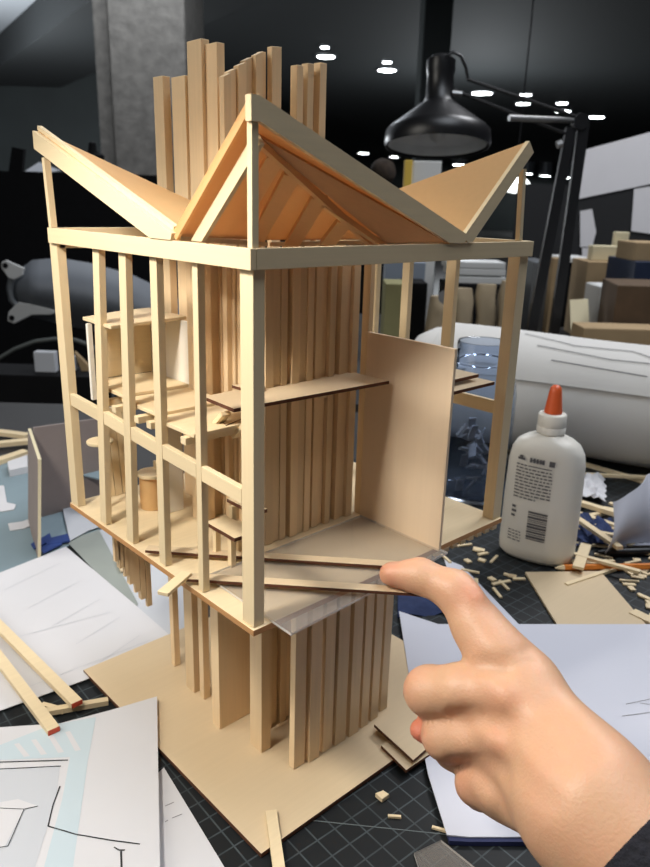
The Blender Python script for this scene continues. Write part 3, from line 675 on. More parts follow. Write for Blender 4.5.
for k in range(16):
    x = rng.uniform(580, 655); y = rng.uniform(498, 566); a = rng.uniform(-.35, .45); l_ = rng.uniform(14, 34)
    stick((x-l_*math.cos(a), y-l_*.7*math.sin(a)), (x+l_*math.cos(a), y+l_*.7*math.sin(a)), rng.uniform(.004, .009), .003, 'short loose wood strip in the tangle right of the glue bottle', .003+.0012*(k % 5), grp='loose strips in the tangle')
def crumple(cx, cy, w, h, seed, name, label, mat, amp=.02, n=9, z=.004):
    rng = random.Random(seed); off = [[rng.uniform(0, 1) for _ in range(n+1)] for _ in range(n+1)]
    def f(u, v):
        i, j = round(u*n), round(v*n)
        return onZ(cx+w*(u-.5)*(1+.25*(off[j][i]-.5)), cy+h*(v-.5)*(1+.3*(off[i][j]-.5)), ZT+z)+UP*(amp*off[i][j]*math.sin(math.pi*min(1, max(0, u)))**.5)
    return tag(MB().grid(f, n, n).build(name, M[mat], solid=.0006), label, 'paper' if 'paper' in name else 'cloth')
crumple(588, 490, 34, 22, 2, 'crumpled_paper', 'small crumpled white paper right behind the glue bottle', 'paper', .013, z=.012)
crumple(590, 535, 46, 26, 5, 'cloth', 'crumpled dark blue cloth right of the glue bottle', 'bluecloth', .014, z=.001)
crumple(640, 540, 56, 26, 8, 'crumpled_paper', 'flat creased white paper at the right edge behind the black pen', 'paper2', .010, z=.002)
cbot = [onZ(x, y, ZT+.001) for x, y in ((603, 556), (612, 549), (630, 547), (652, 545), (690, 540))]
ctop = [at(x, y, q.dot(FW)-CP.dot(FW)+.03) for (x, y), q in zip(((613, 502), (624, 486), (640, 477), (656, 472), (690, 466)), cbot)]
def cr(P4, t):
    t *= len(P4)-1; i = min(int(t), len(P4)-2); f = t-i
    p0, p1, p2_, p3_ = P4[max(i-1, 0)], P4[i], P4[i+1], P4[min(i+2, len(P4)-1)]
    return .5*((2*p1)+(p2_-p0)*f+(2*p0-5*p1+4*p2_-p3_)*f*f+(3*p1-p0-3*p2_+p3_)*f**3)
def curl(u, v):
    a, b = cr(cbot, u), cr(ctop, u)
    return a.lerp(b, v) - FW*(.02*math.sin(math.pi*v)+.025*math.sin(math.pi*min(1, u*1.6))*v)
tag(MB().grid(curl, 26, 8).build('curled_paper', M['paper2'], smooth=True, solid=.0008), 'white paper sheet standing curled at the right edge behind the wood strips', 'paper')
pen = thing('pen', 'black pen lying right of the glue bottle above the orange pencil', 'pen', onZ(625, 552))
p0, p1 = onZ(598, 552, ZT+.0065), onZ(690, 550, ZT+.0065)
MB().tube([p0, p0.lerp(p1, .08), p0.lerp(p1, .10), p1], [.002, .005, .0062, .0062], 14).build('barrel', M['black'], pen, smooth=True)
MB().bar(p0.lerp(p1, .3)+UP*.0075, p0.lerp(p1, .75)+UP*.0075, .003, .0015).build('clip', M['black'], pen)
pc = thing('pencil', 'orange pencil lying behind the plywood square', 'pencil', onZ(610, 567))
p0, p1 = onZ(555, 568, ZT+.0052), onZ(700, 566, ZT+.0052)
MB().tube([p0.lerp(p1, .06), p1], .0048, 6).build('shaft', M['pencil'], pc)
MB().tube([p0, p0.lerp(p1, .0595)], [.0008, .0047], 6).build('sharpened_point', M['wx'], pc)
rng = random.Random(11)
proto = None
spots = []
for k in range(34):
    x = rng.uniform(446, 560); y = 545+rng.uniform(0, 70)
    if 498 < x < 578 and y < 572: continue
    if y > 625-2 or (x > 520 and y > 572): continue
    if x < 455+(y-560)*1.1+10 and x > 440: 
        if rng.random() < .9: continue
    spots.append((x, y))
for k in range(46):
    x = rng.uniform(590, 655); y = rng.uniform(556, 626)
    if x < 610+(y-573)*.85: continue
    spots.append((x, y))
for x, y in ((483, 555), (470, 572), (492, 580), (505, 583), (497, 594), (512, 577), (476, 583)): spots.append((x, y))
chips = []
for k in range(3):
    mb = MB(); L_ = (.016, .024, .010)[k]; w = (.005, .0035, .007)[k]
    mb.box(-L_/2, L_/2, -w/2, w/2, ZT+.0004, ZT+.0024)
    chips.append(mb)
first = {}
for i, (x, y) in enumerate(spots):
    k = i % 3; p = onZ(x, y, ZT); w = wpos(p); w.z = wpos((0, 0, ZT+.0004)).z + (.0001*(i % 4))
    lb = 'small wood chip scattered on the black mat around the glue bottle and plywood square'
    if k not in first:
        o = chips[k].build('wood_chip', M['wx']); tag(o, lb, 'scrap', 'wood chips on the mat'); first[k] = o; o.location = w; o.rotation_euler = (0, 0, rng.uniform(0, 3.1))
    else:
        copy_tree(first[k], w, lb, 'wood chips on the mat', rng.uniform(0, 3.1))
# clutter at the far left of the desk
for i, (a, b, l) in enumerate([((-20, 430), (28, 436), 'thin stick at the far left edge of the desk, topmost of the stick clutter'), ((-20, 446), (30, 441), 'thin stick at the far left of the desk, middle of the stick clutter'),
                               ((-10, 464), (26, 452), 'thin stick at the far left of the desk, nearest the grey board corner')]):
    stick(a, b, .018, .008, l, .0046+.0*i, mat='wx', name='wood_stick')
tag(MB().prism([onZ(x, y, ZT+.001) for x, y in [(8, 468), (28, 461), (28, 473), (10, 477)]], (0, 0, .012)).build('eraser', M['paper']), 'small white block left of the grey board corner', 'block')

# ------------------------------------------------------------------ second desk and clutter behind, right
ZD = ZT-.012
d2 = thing('desk', 'second desk behind the roll, carrying boxes and papers', 'desk', V(1.3, 2.7, FLZ+.0005))
MB().prism(plan([(-.25, 1.72), (3.2, 1.72), (3.2, 3.25), (-.25, 3.25)], ZD-.04), (0, 0, .0395)).build('desk_top', M['deskm'], d2)
for s, d in ((-.18, 1.8), (3.1, 1.8), (-.18, 3.18), (3.1, 3.18)):
    MB().prism(plan([(s-.03, d-.03), (s+.03, d-.03), (s+.03, d+.03), (s-.03, d+.03)], FLZ+.0005), (0, 0, ZD-.041-FLZ)).build('leg', M['black'], d2)
def vbox(px0, px1, py0, d, depth, name, label, cat, mat, py1=None, z0=None, skew=0, bevel=.002, grp=None):
    # upright box whose front face spans px0..px1 at distance d, top at py0, standing on the second desk (or z0)
    a, b = at(px0, py0, d), at(px1, py0, d); zt = (a.z+b.z)/2
    zb_ = ZD+.0008 if z0 is None else z0
    if py1 is not None: zb_ = at((px0+px1)/2, py1, d).z
    A = Vector((a.x, a.y, zb_)); B = Vector((b.x, b.y, zb_)); dp = FW*depth+RT*skew
    mb = MB().hexa([A, B, B+dp, A+dp, A+UP*(zt-zb_), B+UP*(zt-zb_), B+dp+UP*(zt-zb_), A+dp+UP*(zt-zb_)])
    return tag(mb.build(name, mat if isinstance(mat, (list, tuple)) else M[mat], bevel=bevel), label, cat, grp)
vbox(588, 632, 262, 2.75, .18, 'cardboard_box', 'brown cardboard box below the pinned papers, carrying cream cards', 'box', 'tan')
zt_box = at(610, 262, 2.75).z
vbox(593, 626, 246, 2.80, .05, 'card_piece', 'low cream card piece standing on the brown cardboard box', 'card', 'cream', z0=zt_box+.001)
vbox(616, 630, 232, 2.87, .03, 'card_piece', 'taller narrow cream card standing behind on the brown cardboard box', 'card', 'cream', z0=zt_box+.001)
vbox(636, 690, 262, 2.42, .25, 'storage_box', 'dark blue storage box at the right edge beside the brown cardboard box', 'box', 'deskblue')
vbox(636, 690, 243, 2.44, .16, 'cardboard_box', 'flat tan box resting on the dark blue storage box', 'box', 'tan', z0=at(650, 262, 2.42).z+.001)
pcs = thing('speaker', 'white box speaker with dark driver in front of the brown boxes', 'speaker', at(612, 330, 2.25))
a, b = at(601, 287, 2.25), at(622, 287, 2.25)
A = Vector((a.x, a.y, ZD+.0008)); B = Vector((b.x, b.y, ZD+.0008)); hz = UP*(a.z-ZD); dp = FW*.14
MB().hexa([A, B, B+dp, A+dp, A+hz, B+hz, B+dp+hz, A+dp+hz]).build('cabinet', M['white'], pcs, bevel=.003)
c0 = (A+B)/2-FW*.002
MB().lathe([(.020, 0), (.020, .003), (.014, .005), (.006, .004)], at(612, 316, 2.247), 24, RT, UP, -FW).build('driver', M['blackm'], pcs)
MB().prism([c0-RT*.02+UP*(hz.z-.05), c0+RT*.02+UP*(hz.z-.05), c0+RT*.02+UP*(hz.z-.03), c0-RT*.02+UP*(hz.z-.03)], -FW*.002).build('vent', M['blackm'], pcs)
vbox(618, 680, 286, 1.98, .20, 'cardboard_bin', 'dark brown cardboard box right of the white speaker', 'box', 'dkbrown', skew=.03)
vbox(584, 670, 329, 1.86, .10, 'tray', 'low tan tray in front of the white speaker', 'tray', 'tan')
vbox(554, 567, 258, 2.35, .04, 'board', 'tall tan board standing upright beside the black lamp arm', 'board', 'tan')
vbox(534, 552, 262, 2.45, .20, 'shelf_unit', 'grey shelf upright behind the black lamp arm', 'shelf', 'greymetal')
vbox(564, 592, 263, 3.02, .2, 'cabinet', 'dark cabinet left of the brown cardboard box', 'cabinet', 'blackm')
vbox(563, 593, 258, 3.01, .2, 'board', 'white board lying on the dark cabinet', 'board', 'white', z0=at(578, 263, 3.02).z+.001)
tag(MB().prism([at(570, 300, 2.2), at(588, 299, 2.2), at(590, 334, 2.15), at(571, 333, 2.15)], FW*.004).build('paper_sheet', M['cream']), 'cream paper sheet leaning left of the white speaker', 'paper')
for i, (x, y, r, h, l) in enumerate([(574, 337, .018, .03, 'left pale cup behind the big roll'), (586, 336, .016, .028, 'right pale cup behind the big roll')]):
    q = at(x, y, 1.95); q.z = ZD+.0008
    tag(MB().lathe([(r*.8, 0), (r, h*3), (r*.9, h*3), (r*.7, .004)], q, 24).build('cup', M['cream'] if i else M['olive'], smooth=True), l, 'cup')
for i, (a, b, t, dd, dp_) in enumerate([(428, 450, 296, 2.17, .09), (453, 474, 288, 2.20, .12), (478, 495, 284, 2.22, .12), (499, 520, 281, 2.22, .12)]):
    q0 = at(a, t, dd); q1 = at(b, t, dd); c_ = (q0+q1)/2; w_ = (q1-q0).length/2; zt = c_.z
    lb = ['crumpled brown paper bag, leftmost of four behind the jar', 'crumpled brown paper bag, second from the left behind the jar', 'crumpled brown paper bag, third from the left behind the jar', 'crumpled brown paper bag, rightmost of four next to the corner post'][i]
    h_ = zt-ZD; rg = random.Random(i)
    pf = [((w_*1.02, .05), .001), ((w_*1.05, .052), h_*.3), ((w_*.98, .046), h_*.6), ((w_*1.0, .035), h_*.85), ((w_*.96, .016), h_)]
    o = MB().lathe(pf, Vector((c_.x, c_.y, ZD)), 22, RT, FW, power=3.2).build('paper_bag', M['kraft'], smooth=True); tag(o, lb, 'bag', 'brown paper bags behind the jar')
    for v in o.data.vertices: v.co.x += .004*math.sin(v.co.z*60+i); v.co.y += .005*math.sin(v.co.x*90+i*2)
vbox(386, 407, 284, 2.25, .15, 'document_box', 'olive green box behind the far left of the panel', 'box', 'olive')
vbox(404, 428, 283, 2.40, .15, 'cabinet', 'dark cabinet behind the wall panel, under the blue-grey monitor', 'cabinet', 'blackm')
vbox(386, 426, 262, 2.60, .10, 'monitor', 'blue-grey monitor back seen between the model studs', 'monitor', 'bluegrey', py1=283.5)
vbox(446, 508, 284, 2.72, .17, 'cabinet', 'black cabinet behind the paper bags', 'cabinet', 'blackm')
for i, (y0, y1, l) in enumerate([(262, 266, 'upper white panel stacked behind the paper bags'), (269, 273, 'middle white panel stacked behind the paper bags'), (277, 283, 'lower white panel stacked behind the paper bags')]):
    vbox(447+2*i, 506, y0, 2.74, .14, 'board', l, 'board', 'white', py1=y1+(2.6 if i < 2 else .8))
cd = tag(MB().lathe([(.004, 0), (.020, 0), (.020, .001), (.004, .001)], at(445, 297, 2.10)-FW*.004, 28, RT, UP, FW, cap=False).build('disc', M['steel']), 'shiny round disc leaning on the left paper bag', 'disc')
# pinned papers on the dark partition
PD = 3.9
pw_ = struct(MB().prism(plan([(.95, PD), (3.6, PD), (3.6, PD+.06), (.95, PD+.06)], FLZ+.0005), (0, 0, .38-FLZ)).build('wall_right', M['darkwall']))
def pinned(px, label, m='paper'):
    return tag(MB().prism([at(x, y, PD-.004) for x, y in px], -FW*.002).build('pinned_paper', M[m]), label, 'paper')
pinned([(584, 150), (665, 128), (665, 181), (578, 199)], 'large white sheet pinned high on the dark partition at right')
pinned([(634, 189), (665, 184), (665, 236), (631, 231)], 'white sheet pinned at the right edge, below the large sheet')
pinned([(580, 211), (592, 209), (596, 232), (592, 247), (580, 247)], 'narrow white strip pinned left of the brown box, upper')
pinned([(582, 248), (590, 248), (590, 264), (582, 264)], 'small white slip pinned right under the narrow strip')
# bright book and dark fluffy thing seen over the roof
vbox(405, 413, 160, 2.9, .03, 'folder', 'yellow folder edge standing under the desk lamp shade', 'folder', 'yellow', )
vbox(413.5, 442, 161, 2.92, .03, 'folder', 'white folder standing beside the yellow folder under the lamp shade', 'folder', 'white')
pq = at(383, 172, 3.6)
mb = MB(); rg = random.Random(9)
mb.lathe([(.02, -.06), (.052, -.04), (.062, -.005), (.056, .030), (.035, .052), (.008, .060)], pq, 24, RT, FW)
ph = mb.build('person', M['hair'], smooth=True, sub=1)
tag(ph, 'person far behind the roof, only the top of a dark-haired head showing', 'person')
for v in ph.data.vertices: v.co += Vector((math.sin(v.co.z*160), math.cos(v.co.x*170), math.sin(v.co.y*150)))*.002
MB().lathe([(.018, -.10), (.020, -.058)], pq, 20, RT, FW).build('neck', M['skin'], ph)
MB().lathe([(.13, FLZ-pq.z+.001), (.13, -.35), (.12, -.18), (.07, -.12), (.02, -.10)], pq, 24, RT, FW, sy=.6).build('dark_clothes', M['blackm'], ph, smooth=True)

# ------------------------------------------------------------------ desk lamp
LD = 2.0
lp = thing('desk_lamp', 'black articulated desk lamp with conical shade behind the model', 'lamp', V(.62, LD+.02, ZD+.0008))
lc = at(437, 147, LD)
k = LD/F*1.02; LZ = UP*math.cos(.16)+FW*math.sin(.16); LY = FW*math.cos(.16)-UP*math.sin(.16)
MB().lathe([(47*k, 0), (48*k, 4*k), (47*k, 13*k), (43*k, 17*k), (17*k, 36*k), (15*k, 38*k)], lc, 40, RT, LY, LZ, cap=False).build('shade', M['black'], lp, smooth=True, solid=.0014)
MB().lathe([(45*k, 2*k), (45*k, 11*k), (40*k, 15*k), (14*k, 33*k), (.5*k, 33.5*k)], lc, 40, RT, LY, LZ, cap=False).build('reflector', M['lampin'], lp, smooth=True)
MB().lathe([(16*k, 37*k), (13*k, 42*k), (12*k, 62*k), (13*k, 64*k), (13*k, 74*k), (8*k, 78*k), (.5*k, 79*k)], lc, 24, RT, LY, LZ).build('socket', M['black'], lp, smooth=True)
MB().lathe([(.5*k, 3*k), (7*k, 7*k), (8*k, 14*k), (4*k, 22*k), (4*k, 33*k)], lc, 16, RT, LY, LZ).build('bulb', M['white'], lp, smooth=True)
hd = [at(x, y, LD) for x, y in ((441, 92), (440, 70), (445, 57), (453, 52), (461, 56), (466, 68), (468, 80))]
MB().tube(hd, .004, 8).build('head_bracket', M['black'], lp, smooth=True)
MB().tube([at(452, 93, LD), at(462, 94, LD)], .007, 10).build('knob', M['steel'], lp)
MB().tube([at(467, 79, LD), at(580, 118, LD+.05)], .0045, 8).build('upper_arm', M['black'], lp)
MB().tube([at(461, 93, LD), at(566, 134, LD+.05)], .0045, 8).build('upper_arm', M['black'], lp)
MB().tube([at(509, 118, LD), at(575, 120.5, LD+.05)], .0075, 10).build('spring', M['steel'], lp)
eb = at(580, 122, LD+.05)
MB().lathe([(.020, -.016), (.022, 0), (.020, .016)], eb, 20, RT, UP, FW).build('elbow', M['black'], lp, smooth=True)
MB().tube([at(562, 143, LD), at(557, 145, LD)], .010, 10).build('tension_knob', M['steel'], lp)
zl = ZD+.03
for (x0, y0, x1, y1, nm) in ((584, 122, 551, 352, 'lower_arm'), (571, 128, 527, 352, 'lower_arm')):
    q = at(x1, y1, LD+.02)
    MB().bar(at(x0, y0, LD+.05), q, .027, .016, FW).build(nm, M['black'], lp)
q = at(539, 352, LD+.02)
MB().prism([Vector((q.x, q.y, ZD+.001))+RT*a+FW*b for a, b in ((-.07, -.03), (.07, -.03), (.07, .05), (-.07, .05))], (0, 0, q.z-ZD+.006)).build('clamp', M['black'], lp)

# ------------------------------------------------------------------ grey chair and dark clutter behind, left
CD_ = 3.0
ch = thing('chair', 'grey moulded chair shell with white bolted brackets behind the model, left', 'chair', V(-.9, CD_+.1, FLZ+.0005))
top = [(16, 290), (22, 272), (34, 263), (60, 261), (90, 266), (130, 277), (170, 296), (196, 318)]
bot = [(16, 292), (20, 304), (34, 314), (60, 321), (90, 327), (130, 336), (170, 344), (196, 348)]
def lerp_l(pts, u):
    t = u*(len(pts)-1); i = min(int(t), len(pts)-2); f = t-i
    return (pts[i][0]+(pts[i+1][0]-pts[i][0])*f, pts[i][1]+(pts[i+1][1]-pts[i][1])*f)
def shell(u, v):
    a, b = lerp_l(top, u), lerp_l(bot, u)
    x, y = a[0]+(b[0]-a[0])*v, a[1]+(b[1]-a[1])*v
    return at(x, y, CD_-.14*math.sin(math.pi*v)*min(1, u*3+.15)+.05*u)
MB().grid(shell, 28, 14).build('seat_shell', M['greyshell'], ch, smooth=True, solid=.02)
def lug(pxs, hole, nm):
    mb = MB().prism([at(x, y, CD_-.10) for x, y in pxs], FW*.015)
    o = mb.build(nm, M['white'], ch, bevel=.003)
    MB().lathe([(.0105, 0), (.0105, .004)], at(hole[0], hole[1], CD_-.104), 18, RT, UP, FW).build('bolt_hole', M['blackm'], o)
lug([(1, 262), (6, 260), (14, 264), (24, 268), (22, 276), (14, 280), (8, 278), (1, 268)], (5, 265.5), 'bracket')
lug([(8, 312), (18, 302), (30, 304), (50, 309), (60, 312), (50, 315), (32, 315), (22, 320), (14, 324), (7, 321)], (11.5, 318), 'bracket')
MB().tube([at(x, y, CD_-.07) for x, y in ((12, 276), (10, 288), (12, 300), (20, 308))], .014, 10).build('hinge', M['greymetal'], ch, smooth=True)
pole0 = at(110, 330, CD_)
MB().tube([pole0, Vector((pole0.x, pole0.y, FLZ+.05))], .03, 14).build('pedestal', M['blackm'], ch)
MB().lathe([(.20, .001), (.19, .03), (.05, .06)], Vector((pole0.x, pole0.y, FLZ)), 5).build('foot', M['blackm'], ch)
arc = [at(x, y, 2.48) for x, y in ((-20, 372), (0, 358), (15, 349), (35, 341.5), (55, 339), (75, 340), (92, 346), (110, 358))]
hoop = thing('hose', 'grey bent hose arching beneath the grey chair shell at left', 'hose', Vector((arc[0].x, arc[0].y, arc[0].z)))
MB().tube(arc+[Vector((arc[-1].x, arc[-1].y, FLZ+.03))], .0075, 10).build('hose_run', plain('grey_rubber', srgb(88, 92, 90), .7), hoop, smooth=True)
MB().tube([Vector((arc[0].x, arc[0].y, arc[0].z)), Vector((arc[0].x, arc[0].y, FLZ+.03))], .0075, 10).build('hose_tail', M['blackm'], hoop)
cab = V(-1.0, 2.0, FLZ+.0005)
def vb2(px0, px1, py0, d, depth, name, label, cat, mat):
    return vbox(px0, px1, py0, d, depth, name, label, cat, mat, z0=FLZ+.001)
vb2(-60, 92, 375, 2.2, .16, 'tool_chest', 'black chest behind the desk at far left, below the grey chair shell', 'chest', 'blackm')
zc = at(16, 375, 2.2).z
def on_chest(px0, px1, py0, name, label, cat, mat, d=2.24): return vbox(px0, px1, py0, d, .03, name, label, cat, mat, z0=zc+.001)
on_chest(33, 54, 352, 'paper_stack', 'pale papers standing upright on the black chest at left', 'papers', 'greyprint')
on_chest(60, 74, 356, 'card_piece', 'grey card standing on the black chest behind the corner post', 'card', 'greyprint', 2.27)
tag(MB().prism([at(74, 352, 2.28), at(88, 366, 2.28), at(88, 374, 2.28), at(82, 372, 2.28)], FW*.02).build('card_piece', M['tan']), 'small tan wedge of card left of the model loft', 'card')
# ------------------------------------------------------------------ room
CEIL = 3.0
struct(MB().prism(plan([(-30, -6), (34, -6), (34, 52), (-30, 52)], FLZ-.06), (0, 0, .06)).build('floor', M['floorm']))
struct(MB().prism(plan([(-2.6, -6), (34, -6), (34, 52), (-2.6, 52)], CEIL), (0, 0, .1)).build('ceiling', M['ceilm']))
struct(MB().prism(plan([(-30, -6), (-2.65, -6), (-2.65, 52), (-30, 52)], CEIL+.02), (0, 0, .1)).build('ceiling', M['soffit']))
struct(MB().prism(plan([(-30, 51.5), (34, 51.5), (34, 52), (-30, 52)], FLZ), (0, 0, CEIL-FLZ)).build('wall_back', M['wallm']))
# deep beam crossing at the left and the dark wall below
q0 = onZ(0, 72, CEIL-.9); 
struct(MB().prism(plan([(-30, 17.5), (-3.2, 17.5), (-3.2, 18.2), (-30, 18.2)], FLZ), (0, 0, CEIL-FLZ-.02)).build('wall_left', M['wallm']))
b0_, b1_ = onZ(-25, 84, CEIL-.5), onZ(100, -6, CEIL-.5)
dd_ = (b1_-b0_).normalized(); nn_ = Vector((-dd_.y, dd_.x, 0))
struct(MB().prism([b0_-dd_*3, b1_+dd_*2, b1_+dd_*2+nn_*1.6, b0_-dd_*3+nn_*1.6], (0, 0, .49)).build('trim_1', M['ceilm']))
# board-marked concrete column
def column(px0, px1, d, depth, mat, name):
    a, b = at(px0, 100, d), at(px1, 100, d)
    A = Vector((a.x, a.y, FLZ+.001)); B = Vector((b.x, b.y, FLZ+.001)); dp = FW*depth
    return struct(MB().prism([A, B, B+dp, A+dp], (0, 0, CEIL-FLZ-.005)).build(name, mat, bevel=.01))
column(112, 187, 7.0, 1.0, M['concrete'], 'column')
column(97.5, 112.2, 7.12, .8, M['concrete'], 'column')
column(419, 447, 10.0, .5, M['wallm'], 'column')
# black counter-height partition at the left
a, b = at(-60, 168, 3.9), at(160, 177, 3.9)
struct(MB().prism([Vector((a.x, a.y, FLZ+.001)), Vector((b.x, b.y, FLZ+.001)), Vector((b.x, b.y, FLZ+.001))+FW*.3, Vector((a.x, a.y, FLZ+.001))+FW*.3], (0, 0, (a.z+b.z)/2-FLZ)).build('wall_partition', M['blackm']))
zp = (a.z+b.z)/2+.002
def onpart(px, d=4.0):
    q = at(px, 170, d); return Vector((q.x, q.y, zp))
lm = thing('table_lamp', 'small dark lamp with pale base on the black partition, left of the concrete column', 'lamp', onpart(94))
q = onpart(94)
MB().lathe([(.030, 0), (.032, .06), (.026, .065)], q, 20).build('base', M['olive'], lm, smooth=True)
MB().lathe([(.055, .066), (.058, .09), (.022, .115), (.018, .15), (.008, .155)], q, 20).build('shade', M['blackm'], lm, smooth=True)
q = onpart(44)
tag(MB().prism([q+RT*(-.10), q+RT*.02, q+RT*.05+UP*.012+FW*.1, q+RT*(-.06)+UP*.05+FW*.1], (0, 0, .004)).build('paper_sheet', M['greyprint']), 'pale papers lying on the black partition behind the left roof tip', 'paper')
q = onpart(14)
tag(MB().prism([q+RT*(-.03), q+RT*.04, q+RT*.06+UP*.11, q+RT*.0+UP*.12], FW*.03).build('folder', M['blackm']), 'dark folder standing on the black partition at far left', 'folder')
# downlights on the ceiling; reflections above four of them are built as lights
dlp = None
L_PX = [(326, 57, 8), (387, 70.5, 8), (482, 93.5, 9), (523, 104, 6), (563, 111.5, 6.5), (596, 117.5, 7), (325, 47.5, 4), (387, 62.5, 4), (526, 95, 5), (562, 103.5, 5), (335.5, 150.5, 5), (363.5, 153.5, 5), (394, 157, 4), (459, 165, 6), (527, 174, 5), (545, 176, 5), (565, 178, 5)]
names = ['leftmost of the larger ones', 'second from the left of the larger ones', 'third of the larger ones, over the lamp arm', 'fourth from the left of the larger ones', 'next to last of the larger ones at right', 'rightmost of the larger ones',
         'standing in for the faint reflection just above the leftmost', 'standing in for the faint reflection just above the second', 'standing in for the faint reflection just above the fourth', 'standing in for the faint reflection just above the next to last', 'first of the low far row', 'second of the low far row', 'third of the low far row', 'low far one under the lamp shade', 'first of three low ones at the lamp arm', 'middle of three low ones at the lamp arm', 'last of three low ones at the lamp arm']
for (x, y, wpx), nm in zip(L_PX, names):
    p = onZ(x, y, CEIL-.035); dist = (p-CP).length; r = wpx*dist/F
    if p.dot(FW) > 50 or dist > 52: 
        p = at(x, y, 49.0); dist = 49.0; r = wpx*dist/F
    lt = thing('ceiling_light', 'round ceiling downlight in the dark, '+nm, 'light', p, 'ceiling downlights')
    MB().lathe([(r*1.25, .034+max(0, CEIL-.035-p.z)), (r*1.25, 0), (r*1.02, -.002)], p, 20, cap=False).build('rim', M['greymetal'], lt, smooth=True)
    MB().lathe([(r, .004), (r*.92, -.004), (r*.4, -.012)], p, 20).build('lens', M['glow'], lt)
sp = at(515, 185, 4.2)
sl = thing('ceiling_light', 'big white glowing pendant globe seen behind the right roof tip', 'light', sp)
MB().lathe([(.01, -.042), (.045, -.034), (.078, -.012), (.082, .006), (.06, .03), (.012, .04)], sp, 28).build('globe', glow('globe_glass', (.95, 1, .98, 1), 3.0), sl, smooth=True)
MB().tube([sp+UP*.041, Vector((sp.x, sp.y, CEIL-.001))], .004, 8).build('cord', M['blackm'], sl)

# ------------------------------------------------------------------ hand
def capsule(Pn, a, b, ra, rb):
    pa = Pn-np.array(a); ba = np.array(b)-np.array(a); h = np.clip((pa@ba)/(ba@ba), 0, 1)
    return np.linalg.norm(pa-h[:, None]*ba, axis=1)-(ra+(rb-ra)*h)
def smin(a, b, k):
    h = np.maximum(k-np.abs(a-b), 0)/k; return np.minimum(a, b)-h*h*k*.25
def chain(Pn, pts, k=.006):
    d = None
    for (a, ra), (b, rb) in zip(pts, pts[1:]):
        c = capsule(Pn, a, b, ra, rb); d = c if d is None else smin(d, c, k)
    return d
J = lambda x, y, d, rpx: (tuple(cam_pt(x, y, d)), rpx*d/F)
INDEX = [J(391, 574, .512, 12.5), J(420, 576, .507, 15.5), J(455, 591, .496, 18.5), J(478, 627, .485, 23.5), J(497, 654, .474, 28), J(524, 684, .464, 31)]
MIDDLE = [J(474, 712, .515, 17), J(440, 706, .505, 20), J(429, 691, .487, 23.5), J(462, 690, .472, 25), J(508, 702, .458, 27)]
RING = [J(486, 752, .510, 17), J(455, 748, .500, 20), J(446, 736, .483, 22.5), J(470, 737, .472, 24), J(502, 744, .460, 26)]
PINKY = [J(500, 790, .505, 15), J(482, 789, .495, 19), J(478, 783, .478, 21), J(500, 790, .466, 23), J(520, 796, .458, 25)]
THUMB = [J(420, 730, .497, 11), J(436, 732, .499, 15), J(480, 752, .500, 20), J(545, 790, .470, 30)]
WR = [J(603, 782, .408, 38), J(590, 800, .404, 40), J(580, 818, .404, 38), J(571, 833, .412, 32)]
PALM = [(INDEX[-1], WR[0]), (MIDDLE[-1], WR[1]), (RING[-1], WR[2]), (PINKY[-1], WR[3])]
ARM = [J(588, 806, .408, 58), J(640, 858, .388, 66), J(720, 945, .360, 76)]
def sdf0(Pn):
    palm = None
    for (a, ra), (b, rb) in PALM:
        c = capsule(Pn, a, b, ra, rb); palm = c if palm is None else smin(palm, c, .014)
    palm = smin(palm, chain(Pn, ARM), .030)
    palm = smin(palm, chain(Pn, THUMB[2:]), .02)
    d = None
    for fg in (INDEX, MIDDLE, RING, PINKY):
        c = chain(Pn, fg, .007 if fg is not INDEX else .010); d = c if d is None else smin(d, c, .0022)
    d = smin(d, chain(Pn, THUMB), .002)
    d = smin(d, palm, .014)
    return d
TS = np.linspace(.37, .56, 400)
def surf_pt(x, y):             # where the view of the hand's own surface lies
    Q = np.array([tuple(cam_pt(x, y, t)) for t in TS]); v = sdf0(Q); k = np.argmax(v < 0); return Q[k], TS[k]
def feature(px, rpx, sink):
    out = []
    for x, y in px:
        p, t = surf_pt(x, y); r = rpx*t/F; d = Vector(p)-CP; out.append((np.array(CP+d*((t+sink*t/F)/t)), r))
    return out
def build_features():
    B = [(feature([(488, 680), (506, 694)], 10, 6), .008), (feature([(484, 729), (500, 741)], 10, 6), .008), (feature([(478, 778), (492, 797)], 10, 6), .008), (feature([(472, 592), (474, 597)], 9, 6), .008)]
    G = [(feature([(456, 716), (480, 716), (505, 722)], 2, 0), .0042, .0050), (feature([(460, 764), (482, 764), (504, 772)], 2, 0), .0045, .0055), (feature([(522, 724), (560, 764)], 2, 0), .0020, .0070),
         (feature([(514, 768), (548, 798)], 2, 0), .0018, .0070), (feature([(548, 706), (584, 748)], 2, 0), .0018, .0070), (feature([(500, 661), (532, 649)], 1, 0), .0016, .0022), (feature([(506, 668), (534, 660)], 1, 0), .0016, .0022), (feature([(462, 660), (486, 664), (504, 670)], 2, 0), .0030, .0040)]
    return B, G
def sdf(Pn):
    d = sdf0(Pn)
    for pts, k in FB: 
        (a, ra), (b, rb) = pts[0], pts[-1]; d = smin(d, capsule(Pn, a, b, ra*.8, rb), k)
    for pts, amp, wd in FG:
        c = chain(Pn, pts, .002); d = d + amp*np.exp(-(np.maximum(c, 0)/wd)**2)
    return d
FB, FG = build_features()
allp = np.array([p for ch_ in (INDEX, MIDDLE, RING, PINKY, THUMB, ARM) for p, r in ch_])
lo = allp.min(0)-.06; hi = allp.max(0)+.06; hstep = .0030
nx, ny, nz = [int(math.ceil((hi[i]-lo[i])/hstep))+1 for i in range(3)]
gx, gy, gz = np.meshgrid(*[lo[i]+hstep*np.arange(n) for i, n in enumerate((nx, ny, nz))], indexing='ij')
